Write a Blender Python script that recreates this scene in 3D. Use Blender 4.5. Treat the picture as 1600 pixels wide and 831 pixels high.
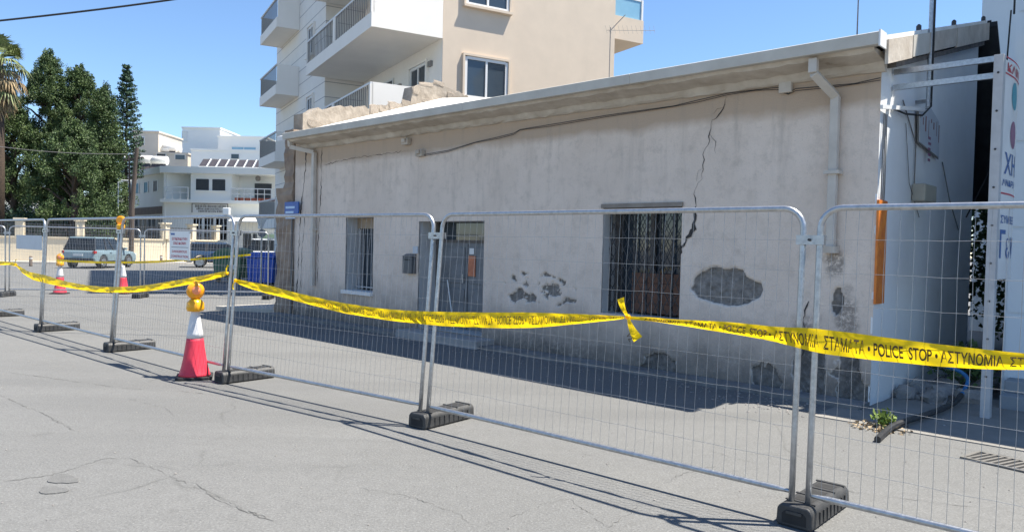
import bpy, bmesh, math, random
import numpy as np
from mathutils import Vector, Matrix, noise as mnoise
for o in list(bpy.data.objects): bpy.data.objects.remove(o)
random.seed(7); np.random.seed(7)
R_ = math.radians
scn = bpy.context.scene
COL = scn.collection
# ------------------------------------------------------------------ camera
FPX, EYE = 1155.0, 1.72
PITCH, ROLL = R_(1.56), R_(1.3)
cd = bpy.data.cameras.new('camera'); cam = bpy.data.objects.new('camera', cd); COL.objects.link(cam)
cd.sensor_width = 36.0; cd.lens = 36.0*FPX/1600.0; cd.clip_start = .05; cd.clip_end = 3000
CR = Matrix.Rotation(math.pi/2-PITCH, 3, 'X') @ Matrix.Rotation(ROLL, 3, 'Z')
cam.matrix_world = Matrix.Translation((0, 0, EYE)) @ CR.to_4x4()
scn.camera = cam
# ------------------------------------------------------------------ sky, sun, exposure
TO_SUN = Vector((.47, -.005, 1.0)).normalized()
SUN_EL = math.asin(TO_SUN.z); SUN_AZ = math.atan2(TO_SUN.x, TO_SUN.y)
wd = bpy.data.worlds.new('World'); scn.world = wd; wd.use_nodes = True
nt = wd.node_tree; nt.nodes.clear()
sky = nt.nodes.new('ShaderNodeTexSky'); sky.sky_type = 'NISHITA'; sky.sun_disc = False
sky.sun_elevation = SUN_EL; sky.sun_rotation = SUN_AZ
sky.altitude = 0; sky.air_density = 1.0; sky.dust_density = 0.0; sky.ozone_density = 7.0
bg = nt.nodes.new('ShaderNodeBackground'); bg.inputs[1].default_value = .092
ow = nt.nodes.new('ShaderNodeOutputWorld')
nt.links.new(sky.outputs[0], bg.inputs[0]); nt.links.new(bg.outputs[0], ow.inputs[0])
sl = bpy.data.lights.new('sun', 'SUN'); sl.energy = 4.9; sl.angle = R_(.53); sl.color = (1, .94, .84)
so = bpy.data.objects.new('sun', sl); COL.objects.link(so)
so.rotation_euler = TO_SUN.to_track_quat('Z', 'Y').to_euler(); so.location = (20, 0, 40)
vs = scn.view_settings; vs.view_transform = 'Standard'; vs.look = 'None'; vs.exposure = 1.15; vs.gamma = 1
# ------------------------------------------------------------------ helpers
CAMP = Vector((0, 0, EYE))
def ray(x, y): return CR @ Vector(((x-800)/FPX, -(y-415.5)/FPX, -1))
def onz(x, y, z=0.0):
    d = ray(x, y); return CAMP + d*((z-EYE)/d.z)
def onpl(x, y, P, n):
    d = ray(x, y); return CAMP + d*((Vector(P)-CAMP).dot(n)/d.dot(n))
def atd(x, y, depth):
    d = ray(x, y); return CAMP + d*(depth/d.y)

def lin(c): return tuple((v/12.92 if v <= .04045 else ((v+.055)/1.055)**2.4) for v in c)
MATS = {}
def pm(name, c1, c2=None, scale=8.0, rough=.7, bump=0.0, bscale=None, metal=0.0, c3=None, spec=None, rand=0.0, detail=6, emis=None, trans=0.0, island=0.0):
    """procedural material: two (three) colours mixed by noise, fine bump"""
    if name in MATS: return MATS[name]
    m = bpy.data.materials.new(name); m.use_nodes = True; MATS[name] = m
    N = m.node_tree.nodes; L = m.node_tree.links; b = N['Principled BSDF']
    b.inputs['Roughness'].default_value = rough; b.inputs['Metallic'].default_value = metal
    if spec is not None: b.inputs['Specular IOR Level'].default_value = spec
    if trans: b.inputs['Transmission Weight'].default_value = trans
    c2 = c2 or tuple(v*.8 for v in c1)
    tc = N.new('ShaderNodeTexCoord'); nz = N.new('ShaderNodeTexNoise')
    nz.inputs['Scale'].default_value = scale; nz.inputs['Detail'].default_value = detail; nz.inputs['Roughness'].default_value = .6
    L.new(tc.outputs['Object'], nz.inputs['Vector'])
    rp = N.new('ShaderNodeValToRGB'); e = rp.color_ramp.elements
    e[0].position = .32; e[1].position = .68; e[0].color = (*c1, 1); e[1].color = (*c2, 1)
    if c3: k = e.new(.8); k.color = (*c3, 1)
    L.new(nz.outputs[0], rp.inputs[0]); out = rp.outputs[0]
    if rand or island:
        hs = N.new('ShaderNodeHueSaturation'); L.new(out, hs.inputs['Color'])
        src = N.new('ShaderNodeNewGeometry').outputs['Random Per Island'] if island else N.new('ShaderNodeObjectInfo').outputs['Random']
        a = island or rand
        mr = N.new('ShaderNodeMapRange'); mr.inputs[3].default_value = 1-a; mr.inputs[4].default_value = 1+a
        L.new(src, mr.inputs[0]); L.new(mr.outputs[0], hs.inputs['Value']); out = hs.outputs[0]
    L.new(out, b.inputs['Base Color'])
    if bump:
        n2 = N.new('ShaderNodeTexNoise'); n2.inputs['Scale'].default_value = bscale or scale*6; n2.inputs['Detail'].default_value = 8
        L.new(tc.outputs['Object'], n2.inputs['Vector'])
        bp = N.new('ShaderNodeBump'); bp.inputs['Strength'].default_value = bump; bp.inputs['Distance'].default_value = .02
        L.new(n2.outputs[0], bp.inputs['Height']); L.new(bp.outputs[0], b.inputs['Normal'])
    return m

def tag(o, label=None, cat=None, group=None, kind=None):
    if label: o['label'] = label
    if cat: o['category'] = cat
    if group: o['group'] = group
    if kind: o['kind'] = kind
    return o
def thing(name, label, cat, loc=(0, 0, 0), rz=0.0, group=None):
    o = bpy.data.objects.new(name, None); COL.objects.link(o); o.empty_display_size = .2
    o.location = loc; o.rotation_euler = (0, 0, rz)
    return tag(o, label, cat, group)
def copy_tree(o, parent=None):
    c = o.copy(); COL.objects.link(c)
    if parent: c.parent = parent
    for ch in o.children: copy_tree(ch, c)
    return c

class MB:
    def __init__(s): s.v = []; s.f = []
    def add(s, vs, fs):
        n = len(s.v); s.v += [tuple(p) for p in vs]; s.f += [tuple(i+n for i in f) for f in fs]; return s
    def box(s, x0, x1, y0, y1, z0, z1):
        return s.add([(x0,y0,z0),(x1,y0,z0),(x1,y1,z0),(x0,y1,z0),(x0,y0,z1),(x1,y0,z1),(x1,y1,z1),(x0,y1,z1)],
                     [(0,3,2,1),(4,5,6,7),(0,1,5,4),(1,2,6,5),(2,3,7,6),(3,0,4,7)])
    def obox(s, c, h, M=None):
        M = M or Matrix.Identity(3); c = Vector(c)
        vs = [c + M @ Vector((sx*h[0], sy*h[1], sz*h[2])) for sz in (-1,1) for sx,sy in ((-1,-1),(1,-1),(1,1),(-1,1))]
        return s.add(vs, [(0,3,2,1),(4,5,6,7),(0,1,5,4),(1,2,6,5),(2,3,7,6),(3,0,4,7)])
    def bar(s, a, b, w, h=None, up=(0,0,1)):
        a, b = Vector(a), Vector(b); d = (b-a); l = d.length; d.normalize(); u = Vector(up)
        if abs(d.dot(u)) > .98: u = Vector((1,0,0))
        x = d.cross(u).normalized(); z = x.cross(d)
        M = Matrix((x, d, z)).transposed()
        return s.obox((a+b)/2, (w/2, l/2, (h or w)/2), M)
    def tube(s, pts, r, n=8, cap=True):
        pts = [Vector(p) for p in pts]; rr = r if isinstance(r, (list, tuple)) else [r]*len(pts)
        base = len(s.v); u = None
        for i, p in enumerate(pts):
            d = (pts[min(i+1, len(pts)-1)]-pts[max(i-1, 0)]).normalized()
            if u is None:
                u = d.orthogonal().normalized()
            else:
                u = (u - d*u.dot(d)); u = u.normalized() if u.length > 1e-6 else d.orthogonal().normalized()
            w = d.cross(u)
            for k in range(n):
                a = 2*math.pi*k/n; s.v.append(tuple(p+(u*math.cos(a)+w*math.sin(a))*rr[i]))
        for i in range(len(pts)-1):
            for k in range(n):
                a = base+i*n+k; b = base+i*n+(k+1) % n; s.f.append((a, b, b+n, a+n))
        if cap:
            s.f.append(tuple(base+k for k in reversed(range(n)))); e = base+(len(pts)-1)*n; s.f.append(tuple(e+k for k in range(n)))
        return s
    def lathe(s, prof, n=20, c=(0,0,0), axis=None):
        base = len(s.v); M = axis or Matrix.Identity(3); c = Vector(c)
        for r, z in prof:
            for k in range(n):
                a = 2*math.pi*k/n; s.v.append(tuple(c + M @ Vector((r*math.cos(a), r*math.sin(a), z))))
        for i in range(len(prof)-1):
            for k in range(n):
                a = base+i*n+k; b = base+i*n+(k+1) % n; s.f.append((a, b, b+n, a+n))
        s.f.append(tuple(base+k for k in reversed(range(n)))); e = base+(len(prof)-1)*n; s.f.append(tuple(e+k for k in range(n)))
        return s
    def prism(s, poly, fn, h0, h1):
        n = len(poly); base = len(s.v)
        for h in (h0, h1):
            for p in poly: s.v.append(tuple(fn(p[0], p[1], h)))
        s.f.append(tuple(base+k for k in reversed(range(n)))); s.f.append(tuple(base+n+k for k in range(n)))
        for k in range(n): a = base+k; b = base+(k+1) % n; s.f.append((a, b, b+n, a+n))
        return s
    def build(s, name, mat, parent=None, smooth=False, bevel=0.0, off=None, fix=True):
        me = bpy.data.meshes.new(name)
        vs = s.v if off is None else [(p[0]-off[0], p[1]-off[1], p[2]-off[2]) for p in s.v]
        me.from_pydata(vs, [], s.f)
        if fix:
            bm = bmesh.new(); bm.from_mesh(me); bmesh.ops.recalc_face_normals(bm, faces=bm.faces); bm.to_mesh(me); bm.free()
        if mat: me.materials.append(MATS[mat] if isinstance(mat, str) else mat)
        if smooth: me.polygons.foreach_set('use_smooth', [True]*len(me.polygons))
        o = bpy.data.objects.new(name, me); COL.objects.link(o)
        if parent: o.parent = parent
        if bevel:
            b = o.modifiers.new('bevel', 'BEVEL'); b.width = bevel; b.segments = 2; b.limit_method = 'ANGLE'
        return o
def np_mesh(name, V, Fq, mat, parent=None, smooth=False):
    """quads from numpy arrays"""
    me = bpy.data.meshes.new(name); V = np.asarray(V, np.float32); Fq = np.asarray(Fq, np.int32); k = Fq.shape[1]
    me.vertices.add(len(V)); me.vertices.foreach_set('co', V.ravel())
    me.loops.add(Fq.size); me.loops.foreach_set('vertex_index', Fq.ravel())
    me.polygons.add(len(Fq)); me.polygons.foreach_set('loop_start', np.arange(len(Fq), dtype=np.int32)*k)
    me.update(calc_edges=True); me.validate()
    if smooth: me.polygons.foreach_set('use_smooth', [True]*len(me.polygons))
    me.materials.append(MATS[mat] if isinstance(mat, str) else mat)
    o = bpy.data.objects.new(name, me); COL.objects.link(o)
    if parent: o.parent = parent
    return o
def vnoise(x, y, seed=0):
    rs = np.random.RandomState(seed); T = rs.rand(256, 256)
    xi = np.floor(x).astype(int); yi = np.floor(y).astype(int); fx = x-xi; fy = y-yi
    fx = fx*fx*(3-2*fx); fy = fy*fy*(3-2*fy); g = lambda i, j: T[i % 256, j % 256]
    return (g(xi,yi)*(1-fx)+g(xi+1,yi)*fx)*(1-fy)+(g(xi,yi+1)*(1-fx)+g(xi+1,yi+1)*fx)*fy
def fbm(x, y, seed=0, o=4):
    t = 0; a = .5
    for k in range(o): t = t+a*vnoise(x*2**k, y*2**k, seed+k); a *= .5
    return t/(1-.5**o)
def text_verts(body, bold=False):
    """text as flat mesh: verts with height ~1 cap, origin left/baseline"""
    c = bpy.data.curves.new('txt', 'FONT'); c.body = body; c.size = 1.0; c.resolution_u = 4
    if bold: c.offset = .016
    o = bpy.data.objects.new('txt', c); COL.objects.link(o)
    dg = bpy.context.evaluated_depsgraph_get(); me = bpy.data.meshes.new_from_object(o.evaluated_get(dg))
    V = [tuple(v.co) for v in me.vertices]; Fc = [tuple(p.vertices) for p in me.polygons]
    bpy.data.objects.remove(o); bpy.data.curves.remove(c); bpy.data.meshes.remove(me)
    return V, Fc
def flat_text(mb, body, origin, ux, uy, width, height, bold=True):
    """fit text into width x height rectangle whose lower-left is origin"""
    V, Fc = text_verts(body, bold)
    if not V: return
    x0 = min(v[0] for v in V); x1 = max(v[0] for v in V); y0 = min(v[1] for v in V); y1 = max(v[1] for v in V)
    o = Vector(origin); ux = Vector(ux); uy = Vector(uy)
    mb.add([o+ux*((v[0]-x0)/(x1-x0)*width)+uy*((v[1]-y0)/(y1-y0)*height) for v in V], Fc)
def ribbon(mb, pts, w, z=0.0, jag=.3, step=.06, seed=1, nrm=(0,0,1)):
    """jagged thin strip along 3D polyline lying on a surface with normal nrm"""
    rs = random.Random(seed); nrm = Vector(nrm); P = []
    pts = [Vector(p) for p in pts]
    for a, b in zip(pts[:-1], pts[1:]):
        n = max(1, int((b-a).length/step))
        for k in range(n): P.append(a.lerp(b, k/n))
    P.append(pts[-1]); Q = []
    for i, p in enumerate(P):
        d = (P[min(i+1, len(P)-1)]-P[max(i-1, 0)]).normalized(); sd = nrm.cross(d)
        taper = min(1, i/3+.25, (len(P)-1-i)/3+.25)
        c = p+sd*rs.uniform(-1, 1)*step*jag+nrm*z; ww = w*rs.uniform(.6, 1.2)*taper/2*(.25+1.5*max(0, mnoise.noise(Vector((i*.23, seed*3.1, .5)))+.35))
        Q += [c-sd*ww, c+sd*ww]
    mb.add(Q, [(2*i, 2*i+1, 2*i+3, 2*i+2) for i in range(len(P)-1)])

# ------------------------------------------------------------------ materials
pm('galv', (.52,.53,.54), (.36,.37,.38), 30, .38, .05, metal=.85)
pm('wire', (.40,.41,.42), (.30,.31,.32), 20, .5, metal=.6)
pm('block', (.028,.029,.03), (.05,.05,.05), 14, .55, .15, c3=(.10,.095,.085))
pm('white_paint', (.78,.78,.76), (.7,.7,.68), 3, .6, .03)
pm('roof_white', (.82,.82,.80), (.66,.65,.62), 2.5, .75, .2)
pm('gutter', (.58,.55,.485), (.47,.44,.38), 2.2, .6, .08, c3=(.36,.32,.265))
pm('cornice', (.60,.54,.46), (.42,.36,.29), 3, .85, .25, c3=(.26,.21,.16))
pm('dark_crack', (.035,.032,.03), (.06,.055,.05), 30, .95)
pm('road_crack_shadow', (.075,.074,.07), (.14,.139,.132), 22, .95)
pm('pipe_paint', (.60,.55,.48), (.50,.455,.395), 4, .6, .05)
pm('bare_brown', (.36,.28,.21), (.22,.16,.12), 3, .95, .6, 12, c3=(.40,.36,.31))
pm('stone', (.43,.37,.30), (.27,.22,.17), 4, .95, .9, 10, rand=.2, c3=(.50,.45,.38))
pm('stone_mortar', (.40,.345,.28), (.24,.20,.155), 4, .95, .9, 9, c3=(.46,.41,.35))
pm('sidewall', (.82,.83,.82), (.74,.75,.74), 1.2, .8, .15, c3=(.55,.55,.53))
pm('old_wood', (.17,.15,.135), (.09,.08,.07), 9, .8, .3)
pm('grey_door', (.20,.21,.22), (.14,.145,.15), 4, .55, .1)
pm('iron', (.06,.06,.065), (.03,.03,.03), 20, .6, .2)
pm('pale_bar', (.5,.5,.49), (.35,.34,.33), 20, .6)
pm('board_brown', (.24,.125,.08), (.15,.08,.055), 6, .8, .2)
pm('orange_board', (.78,.24,.03), (.60,.15,.02), 8, .55, .1)
pm('black_plastic', (.02,.02,.022), (.035,.035,.035), 12, .4)
pm('cable_black', (.015,.015,.015), (.03,.03,.03), 12, .6)
pm('cable_grey', (.14,.135,.13), (.2,.19,.18), 12, .7)
pm('hose_blue', (.02,.18,.42), (.03,.14,.33), 12, .45)
pm('dark_roof', (.020,.022,.025), (.04,.042,.045), 5, .8, .2)
pm('pharm', (.70,.77,.81), (.66,.73,.77), 1.2, .5, .02)
pm('pharm_seam', (.18,.2,.22), (.22,.24,.26), 5, .7)
pm('teal', (.01,.17,.22), (.01,.14,.19), 3, .45)
pm('sign_white', (.80,.80,.78), (.72,.72,.71), 3, .45)
pm('sign_edge', (.52,.52,.52), (.42,.42,.42), 6, .5, .03)
pm('sign_blue', (.03,.12,.36), (.03,.1,.3), 5, .45)
pm('sign_teal', (.03,.33,.42), (.03,.28,.36), 5, .45)
pm('sign_red', (.55,.04,.07), (.45,.03,.06), 5, .5)
pm('sign_mauve', (.30,.12,.2), (.25,.1,.17), 5, .5)
pm('sign_grey', (.52,.56,.60), (.46,.5,.54), 5, .5)
pm('plate_blue', (.02,.10,.40), (.02,.08,.32), 8, .4)
pm('plate_text', (.55,.70,.85), (.35,.5,.7), 30, .5)
pm('cone_red', (.78,.05,.085), (.62,.04,.07), 7, .5, .1, c3=(.45,.07,.07), spec=.4)
pm('cone_white', (.72,.72,.73), (.56,.56,.57), 8, .45, .05, c3=(.42,.41,.40))
pm('amber', (.92,.46,.012), (.80,.36,.01), 6, .25)
pm('amber_lens', (.95,.40,.02), (.85,.32,.01), 20, .12)
pm('tape_ink', (.055,.03,.005), (.09,.05,.01), 20, .6)
pm('tape_ink_back', (.30,.19,.005), (.36,.23,.01), 20, .6)
pm('apt_beige', (.64,.53,.41), (.59,.49,.38), 1.5, .85, .12, 60)
pm('apt_white', (.84,.80,.73), (.80,.76,.69), 1.2, .8, .05)
pm('apt_panel', (.80,.77,.71), (.75,.72,.66), 1.2, .8, .05)
pm('apt_joint', (.33,.34,.35), (.3,.3,.31), 3, .8)
pm('frame_white', (.75,.75,.73), (.7,.7,.68), 3, .4)
pm('glass', (.03,.045,.06), (.045,.06,.075), .8, .05, spec=.8)
pm('glass_pale', (.22,.42,.55), (.25,.45,.58), 2, .1)
pm('rail_dark', (.24,.225,.21), (.19,.18,.165), 10, .5)
pm('rail_white', (.72,.72,.70), (.66,.66,.64), 10, .5)
pm('shutter_dark', (.055,.06,.065), (.04,.045,.05), 8, .6)
pm('shutter_teal', (.03,.22,.32), (.03,.18,.27), 8, .6)
pm('town_white', (.86,.85,.80), (.81,.81,.76), .5, .8, .05)
pm('town_pale', (.78,.78,.73), (.72,.73,.68), .5, .8, .05)
pm('town_beige', (.62,.56,.47), (.55,.49,.41), .5, .85, .05)
pm('wall_cream', (.74,.64,.47), (.66,.57,.42), .8, .85, .08)
pm('brown_band', (.17,.13,.10), (.12,.09,.07), 3, .8)
pm('solar', (.05,.045,.05), (.08,.07,.07), 3, .3)
pm('tank', (.70,.70,.68), (.55,.55,.53), 4, .4)
pm('terracotta', (.35,.10,.06), (.25,.08,.05), 5, .8)
pm('bark', (.12,.085,.06), (.06,.045,.035), 8, .95, .6)
pm('pole_wood', (.12,.09,.07), (.07,.055,.045), 12, .9, .3)
pm('pine_leaf', (.085,.128,.033), (.040,.078,.025), .8, .65, c3=(.14,.185,.048), island=.45)
pm('dark_leaf', (.045,.095,.045), (.028,.065,.036), .7, .7, island=.4)
pm('shrub_leaf', (.09,.15,.05), (.05,.10,.035), 2, .7, island=.4)
pm('palm_green', (.10,.14,.04), (.17,.19,.07), 3, .6, island=.3)
pm('palm_dead', (.34,.26,.14), (.22,.15,.08), 3, .85, island=.3)
pm('weed', (.12,.20,.03), (.20,.26,.05), 6, .7, island=.4)
pm('dry_leaf', (.40,.31,.19), (.28,.20,.12), 6, .9, island=.4)
pm('rubble', (.28,.26,.24), (.16,.15,.14), 6, .95, .5, rand=.3)
pm('bin_green', (.03,.13,.06), (.025,.10,.05), 4, .5)
pm('bin_blue', (.012,.10,.50), (.01,.08,.42), 4, .4)
pm('rubber', (.015,.015,.016), (.03,.03,.03), 10, .8)
pm('alloy', (.45,.46,.47), (.35,.36,.37), 10, .35, metal=.8)
pm('car_blue', (.20,.27,.30), (.19,.26,.29), 2, .25, spec=.6)
pm('car_navy', (.035,.07,.13), (.03,.06,.12), 2, .2, spec=.6)
pm('car_white', (.75,.76,.77), (.72,.73,.74), 2, .25, spec=.6)
pm('car_black', (.02,.02,.022), (.03,.03,.03), 2, .4)
pm('car_red_light', (.40,.02,.02), (.3,.015,.015), 20, .2)
pm('plate_white', (.75,.75,.72), (.7,.7,.66), 20, .4)
pm('concrete_kerb', (.50,.48,.44), (.40,.38,.35), 3, .9, .2)
pm('pave', (.50,.46,.40), (.42,.39,.34), 1.2, .9, .15)
pm('grate_iron', (.19,.18,.165), (.13,.125,.115), 20, .7, .2, metal=.3)
pm('pit_dark', (.02,.02,.02), (.03,.03,.03), 10, .95)
pm('mailbox', (.10,.105,.11), (.08,.085,.09), 10, .5)

def tape_mat():
    m = bpy.data.materials.new('tape_yellow'); m.use_nodes = True; MATS['tape_yellow'] = m
    N = m.node_tree.nodes; L = m.node_tree.links; b = N['Principled BSDF']; out = N['Material Output']
    b.inputs['Base Color'].default_value = (.92, .66, .006, 1); b.inputs['Roughness'].default_value = .32
    tr = N.new('ShaderNodeBsdfTranslucent'); tr.inputs[0].default_value = (1.0, .72, .01, 1)
    mx = N.new('ShaderNodeMixShader'); mx.inputs[0].default_value = .6
    L.new(b.outputs[0], mx.inputs[1]); L.new(tr.outputs[0], mx.inputs[2]); L.new(mx.outputs[0], out.inputs[0])
    tc = N.new('ShaderNodeTexCoord'); nz = N.new('ShaderNodeTexNoise'); nz.inputs['Scale'].default_value = 14
    L.new(tc.outputs['Object'], nz.inputs['Vector']); bp = N.new('ShaderNodeBump'); bp.inputs['Strength'].default_value = .5; bp.inputs['Distance'].default_value = .03
    L.new(nz.outputs[0], bp.inputs['Height']); L.new(bp.outputs[0], b.inputs['Normal'])
tape_mat()

def facade_mat():
    m = bpy.data.materials.new('facade'); m.use_nodes = True; MATS['facade'] = m
    N = m.node_tree.nodes; L = m.node_tree.links; b = N['Principled BSDF']; b.inputs['Roughness'].default_value = .92
    tc = N.new('ShaderNodeTexCoord'); O = tc.outputs['Object']
    sx = N.new('ShaderNodeSeparateXYZ'); L.new(O, sx.inputs[0])
    def noise(scale, det=6, vec=None, rough=.6):
        n = N.new('ShaderNodeTexNoise'); n.inputs['Scale'].default_value = scale; n.inputs['Detail'].default_value = det; n.inputs['Roughness'].default_value = rough
        L.new(vec or O, n.inputs['Vector']); return n.outputs[0]
    def ramp(src, p0, p1, c0=(0,0,0), c1=(1,1,1)):
        r = N.new('ShaderNodeValToRGB'); e = r.color_ramp.elements; e[0].position = p0; e[1].position = p1
        e[0].color = (*c0, 1); e[1].color = (*c1, 1); L.new(src, r.inputs[0]); return r.outputs[0]
    def mix(f, a, c, mode='MIX'):
        x = N.new('ShaderNodeMix'); x.data_type = 'RGBA'; x.blend_type = mode
        if isinstance(f, float): x.inputs[0].default_value = f
        else: L.new(f, x.inputs[0])
        L.new(a, x.inputs[6])
        if isinstance(c, tuple): x.inputs[7].default_value = (*c, 1)
        else: L.new(c, x.inputs[7])
        return x.outputs[2]
    def math_(op, a, c):
        x = N.new('ShaderNodeMath'); x.operation = op
        for i, q in enumerate((a, c)):
            if isinstance(q, (int, float)): x.inputs[i].default_value = q
            else: L.new(q, x.inputs[i])
        return x.outputs[0]
    mp = N.new('ShaderNodeMapping'); mp.inputs['Scale'].default_value = (5, 5, .55); L.new(O, mp.inputs[0])
    base = ramp(noise(.9, 8), .3, .72, (.80,.68,.575), (.67,.56,.465))
    base = mix(math_('MULTIPLY', ramp(noise(5, 9, None, .7), .50, .80), .8), base, (.47,.40,.33))
    fine = noise(55, 6); base = mix(ramp(fine, .55, .8), base, (.54,.47,.395))
    # beige wash under the cornice
    zz = math_('ADD', sx.outputs[2], math_('MULTIPLY', noise(1.3, 5), .35))
    base = mix(ramp(math_('SUBTRACT', zz, 3.05), .46, .60), base, (.50,.385,.285))
    # vertical streaks
    st = ramp(noise(1.0, 6, mp.outputs[0], .7), .52, .72); up = ramp(math_('MULTIPLY', sx.outputs[2], .25), .35, 1.0)
    base = mix(math_('MULTIPLY', math_('MULTIPLY', st, up), .5), base, (.33,.285,.24))
    # damp and soot along the base
    lo = math_('ADD', sx.outputs[2], math_('MULTIPLY', noise(2.2, 7), 1.1))
    base = mix(math_('MULTIPLY', ramp(math_('MULTIPLY', lo, .62), .40, .95, (1,1,1), (0,0,0)), .85), base, (.20,.175,.15))
    sp = N.new('ShaderNodeAttribute'); sp.attribute_name = 'spall'
    cem = ramp(noise(14, 8), .3, .7, (.12,.112,.10), (.29,.27,.25))
    lip = ramp(sp.outputs['Fac'], .02, .30); lip2 = ramp(sp.outputs['Fac'], .30, .62, (1,1,1), (0,0,0)); base = mix(math_('MULTIPLY', math_('MULTIPLY', lip, lip2), .6), base, (.74,.70,.64)); base = mix(ramp(sp.outputs['Fac'], .35, .75), base, cem)
    bl = N.new('ShaderNodeAttribute'); bl.attribute_name = 'mould'
    base = mix(math_('MULTIPLY', bl.outputs['Fac'], ramp(noise(16, 9, None, .75), .40, .52)), base, (.055,.052,.05))
    L.new(base, b.inputs['Base Color'])
    bp = N.new('ShaderNodeBump'); bp.inputs['Strength'].default_value = .45; bp.inputs['Distance'].default_value = .012
    L.new(math_('ADD', fine, noise(14, 8)), bp.inputs['Height']); L.new(bp.outputs[0], b.inputs['Normal'])
facade_mat()

def road_mat():
    m = bpy.data.materials.new('road'); m.use_nodes = True; MATS['road'] = m
    N = m.node_tree.nodes; L = m.node_tree.links; b = N['Principled BSDF']; b.inputs['Roughness'].default_value = .9
    tc = N.new('ShaderNodeTexCoord'); O = tc.outputs['Object']
    def noise(scale, det=6, rough=.6):
        n = N.new('ShaderNodeTexNoise'); n.inputs['Scale'].default_value = scale; n.inputs['Detail'].default_value = det; n.inputs['Roughness'].default_value = rough
        L.new(O, n.inputs['Vector']); return n.outputs[0]
    def ramp(src, *st):
        r = N.new('ShaderNodeValToRGB'); e = r.color_ramp.elements
        e[0].position = st[0][0]; e[0].color = (*st[0][1], 1); e[1].position = st[-1][0]; e[1].color = (*st[-1][1], 1)
        for p, c in st[1:-1]: k = e.new(p); k.color = (*c, 1)
        L.new(src, r.inputs[0]); return r.outputs[0]
    def mix(f, a, c, mode='MIX'):
        x = N.new('ShaderNodeMix'); x.data_type = 'RGBA'; x.blend_type = mode
        if isinstance(f, float): x.inputs[0].default_value = f
        else: L.new(f, x.inputs[0])
        L.new(a, x.inputs[6])
        if isinstance(c, tuple): x.inputs[7].default_value = (*c, 1)
        else: L.new(c, x.inputs[7])
        return x.outputs[2]
    base = ramp(noise(.35, 7), (.3, (.165,.165,.159)), (.7, (.136,.137,.133)))
    base = mix(ramp(noise(1.6, 8, .7), (.5, (0,0,0)), (.75, (.55,.55,.55))), base, (.134,.134,.129))
    mpn = N.new('ShaderNodeMapping'); mpn.inputs['Rotation'].default_value = (0,0,R_(41)); mpn.inputs['Scale'].default_value = (.10,1.1,1); L.new(O, mpn.inputs[0])
    nb = N.new('ShaderNodeTexNoise'); nb.inputs['Scale'].default_value = 1.0; nb.inputs['Detail'].default_value = 6; L.new(mpn.outputs[0], nb.inputs['Vector'])
    base = mix(ramp(nb.outputs[0], (.50, (0,0,0)), (.66, (.6,.6,.6))), base, (.112,.113,.110))
    sp = noise(60, 4, .85)
    base = mix(ramp(noise(9, 7, .75), (.42, (0,0,0)), (.70, (.75,.75,.75))), base, (.118,.118,.114))
    base = mix(ramp(noise(.9, 9, .8), (.60, (0,0,0)), (.66, (.5,.5,.5))), base, (.180,.180,.174))
    base = mix(ramp(noise(3.1, 3, .4), (.70, (0,0,0)), (.76, (.55,.55,.55))), base, (.10,.099,.094))
    base = mix(ramp(sp, (.33, (1,1,1)), (.47, (0,0,0))), base, (.078,.078,.076))
    base = mix(ramp(sp, (.54, (0,0,0)), (.68, (1,1,1))), base, (.25,.25,.243))
    md = noise(38, 5, .75)
    base = mix(ramp(md, (.32, (.8,.8,.8)), (.44, (0,0,0))), base, (.145,.144,.138))
    # hairline cracks: edges of warped cells
    vo = N.new('ShaderNodeTexVoronoi'); vo.feature = 'DISTANCE_TO_EDGE'; vo.inputs['Scale'].default_value = .42
    wn = N.new('ShaderNodeTexNoise'); wn.inputs['Scale'].default_value = 1.4; wn.inputs['Detail'].default_value = 6; L.new(O, wn.inputs['Vector'])
    va = N.new('ShaderNodeMix'); va.data_type = 'VECTOR'; va.inputs[0].default_value = .35; L.new(O, va.inputs[4]); L.new(wn.outputs[1], va.inputs[5])
    L.new(va.outputs[1], vo.inputs['Vector'])
    ck = ramp(vo.outputs[0], (.0, (1,1,1)), (.0045, (0,0,0)))
    ms = ramp(noise(.5, 3), (.52, (0,0,0)), (.62, (.7,.7,.7)))
    mu = N.new('ShaderNodeMix'); mu.data_type = 'RGBA'; mu.blend_type = 'MULTIPLY'; mu.inputs[0].default_value = 1; L.new(ck, mu.inputs[6]); L.new(ms, mu.inputs[7])
    base = mix(mu.outputs[2], base, (.085,.085,.08))
    L.new(base, b.inputs['Base Color'])
    bp = N.new('ShaderNodeBump'); bp.inputs['Strength'].default_value = .5; bp.inputs['Distance'].default_value = .008
    ad = N.new('ShaderNodeMath'); L.new(sp, ad.inputs[0]); L.new(md, ad.inputs[1]); L.new(ad.outputs[0], bp.inputs['Height']); L.new(bp.outputs[0], b.inputs['Normal'])
road_mat()

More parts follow.
